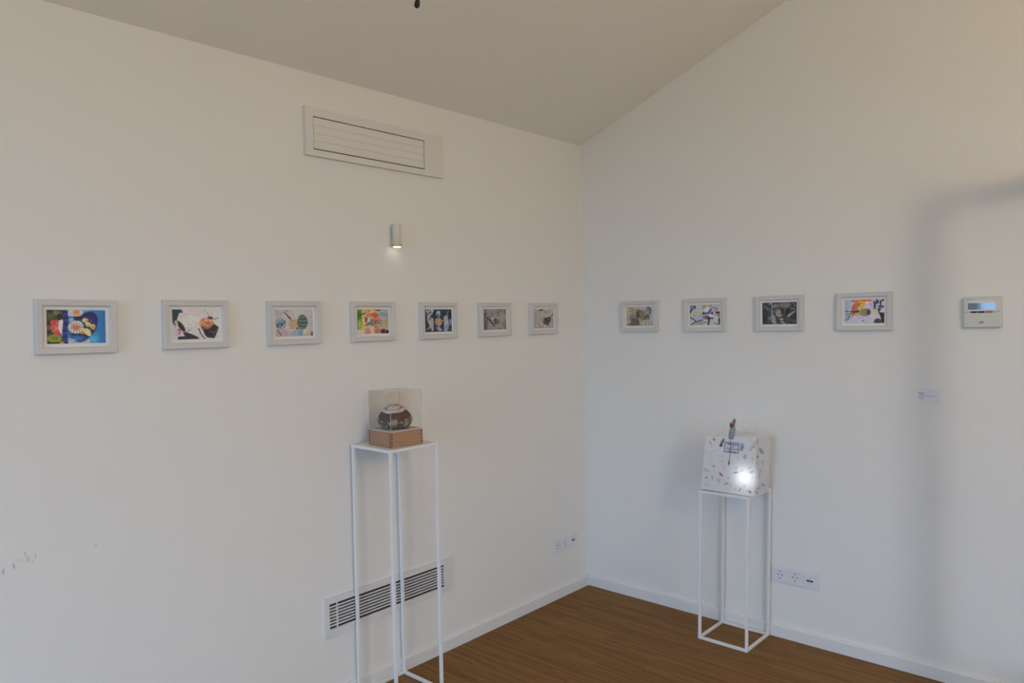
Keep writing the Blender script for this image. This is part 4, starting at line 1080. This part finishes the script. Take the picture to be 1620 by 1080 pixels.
for (x, y, s, c, k, g_) in ((920, 230, 40, (126, 132, 142), 'leaf', -65), (980, 365, 44, (124, 134, 124), 'leaf', 70), (915, 435, 24, (168, 84, 84), 'blob', 0), (915, 445, 10, (180, 180, 180), 'blob', 0), (905, 510, 30, (134, 136, 142), 'flower', 0),
    (985, 510, 24, (150, 142, 138), 'flower', 0), (945, 660, 52, (132, 134, 138), 'fern', 110), (870, 740, 44, (136, 142, 160), 'stem', 0), (985, 845, 24, (96, 98, 92), 'leaf', 40), (880, 945, 26, (92, 106, 100), 'leaf', 60), (915, 885, 36, (140, 144, 142), 'leaf', -20)):
    doodle(sa, x, y, s, c, k, g_)
sa.grain(0.02); sa.grain(0.01)
panel(sa, 'side_panel', t_fr, t_br, b_br, b_fr, pinch=(0, 0.022, -0.004))
pa = Art(rc(0, 0, 100, 100), 0.16, 0.26, 24, 24, BASE, k=1.75)
panel(pa, 'side_panel', t_bl, t_fl, b_fl, b_bl, pinch=(0, -0.022, -0.004))
panel(pa, 'back_panel', t_br, t_bl, b_bl, b_br)
panel(pa, 'bottom_panel', b_fl, b_fr, b_br, b_bl, wave=0.0)
# milky plastic handles: flat loops on front and back panel
def handle(x, y0, y1, z0, z1):
    bm = bmesh.new(); n = 20; wd = 0.011
    A = []
    for i in range(n+1):
        t = PI*i/n
        yy = (y0+y1)/2+(y0-y1)/2*math.cos(t); zz = z0+(z1-z0)*math.sin(t)**0.7
        y2 = (y0+y1)/2+((y0-y1)/2-math.copysign(wd, y0-y1))*math.cos(t); z2 = z0+(z1-z0-wd)*math.sin(t)**0.7
        A.append((bm.verts.new(W(x, yy, zz)), bm.verts.new(W(x, y2, z2))))
    for a, b in zip(A, A[1:]): bm.faces.new((a[0], b[0], b[1], a[1]))
    r = bmesh.ops.extrude_face_region(bm, geom=bm.faces[:])
    for v in [q for q in r['geom'] if isinstance(q, bmesh.types.BMVert)]: v.co.x += 0.0012
    bmesh.ops.recalc_face_normals(bm, faces=bm.faces[:])
    obj('handle', bm, M_film, bag)
handle(-0.254, -0.985, -1.095, 0.955, 1.050)
handle(-0.128, -0.985, -1.095, 0.955, 1.040)
tag(bag, 'white paper carrier bag printed with small plants, glowing on the shorter stand', 'bag')

M_glow = mat('glowing_lamp_dome', (1, 1, 1, 1), 0.4, emit=(0.95, 0.98, 1.0, 1), estr=5)
ll = empty('led_light', (-0.150, -1.080, 0.7275))
bm = bmesh.new(); lathe(bm, [(0.022, 0.0), (0.024, 0.002), (0.024, 0.010), (0.006, 0.014), (0.006, 0.072)], 24)
obj('lamp_foot', bm, M_metal, ll, True)
bm = bmesh.new(); lathe(bm, [(0.010, 0.020), (0.013, 0.012), (0.014, -0.020), (0.018, -0.034), (0.016, -0.035), (0.012, -0.024)], 24, axis=0)
obj('lamp_head', bm, M_metal, ll, True, loc=(-0.004, 0, 0.082))
bm = bmesh.new(); lathe(bm, [(0.012, -0.024), (0.0115, -0.028), (0.006, -0.031), (0.001, -0.032)], 20, axis=0)
obj('glowing_lens', bm, M_glow, ll, True, loc=(-0.004, 0, 0.082))
pl = bpy.data.lights.new('bag_lamp_light', 'SPOT'); pl.energy = 0.32; pl.color = (0.95, 0.98, 1.0); pl.shadow_soft_size = 0.010
pl.spot_size = math.radians(150); pl.spot_blend = 0.9
plo = bpy.data.objects.new('bag_lamp_light', pl); plo.location = (-0.205, -1.088, 0.810); plo.rotation_euler = (0, PI/2, 0)
COL.objects.link(plo)
tag(ll, 'small lit lamp inside the paper bag behind the bright spot', 'lamp')

# twig wound with blue-grey yarn, thread and seed hanging over the bag's front
M_bark = mat('brown_bark', (0.20, 0.12, 0.075, 1), 0.85, noise=(300, (0.36, 0.25, 0.18, 1), 0.4, 0.6), bump=(400, 0.6, 0.001))
M_yarn = mat('blue_grey_yarn', (0.40, 0.45, 0.47, 1), 0.85)
M_yarn2 = mat('dark_yarn', (0.14, 0.17, 0.20, 1), 0.85)
M_feather = mat('dark_feather', (0.10, 0.10, 0.11, 1), 0.8)
tg = empty('yarn_wrapped_twig', (-0.2655, -1.035, 0.985))
def V(y, z, x=-0.002): return (x, -(y), z)   # y measured to the right along the bag front
bm = bmesh.new(); tube(bm, [V(0.004, 0.050), V(0.008, 0.072), V(0.013, 0.088), V(0.014, 0.089)], [0.0060, 0.0075, 0.0070, 0.005], 10)
obj('twig', bm, M_bark, tg, True)
bm = bmesh.new(); tube(bm, [V(-0.006, -0.002), V(-0.003, 0.012), V(0.001, 0.035), V(0.004, 0.055)], [0.009, 0.0125, 0.0120, 0.008], 14)
yb = obj('yarn_body', bm, M_yarn, tg, True)
for k in range(6):
    z = 0.004+k*0.009; bm = bmesh.new(); cyy = -0.0045+0.0018*k; rr = 0.0122 if 0 < k < 5 else 0.0105
    tube(bm, [V(cyy+rr*math.cos(t*PI/8), z+0.001*math.sin(t*PI/8), -0.002+rr*math.sin(t*PI/8)) for t in range(17)], 0.0013, 6)
    obj('yarn_turn', bm, M_yarn2, yb, True)
for (a, b, c, d) in ((0.000, 0.048, -0.006, 0.075), (0.002, 0.050, -0.002, 0.080), (0.005, 0.050, 0.001, 0.070)):
    bm = bmesh.new(); tube(bm, [V(a, b, -0.012), V((a+c)/2, (b+d)/2, -0.013), V(c, d, -0.010)], [0.0012, 0.0035, 0.0006], 6)
    obj('feather', bm, M_feather, tg, True)
bm = bmesh.new(); tube(bm, [V(-0.008, 0.0), V(-0.0085, -0.03), V(-0.010, -0.07), V(-0.017, -0.112)], 0.0011, 6)
obj('thread', bm, M_yarn2, tg, True)
bm = bmesh.new(); tube(bm, [V(-0.016, -0.106), V(-0.018, -0.118), V(-0.0195, -0.128)], [0.001, 0.0034, 0.0008], 8)
obj('seed', bm, M_feather, tg, True)
tag(tg, 'small twig wound with blue grey yarn, hung by thread on the bag front', 'ornament')
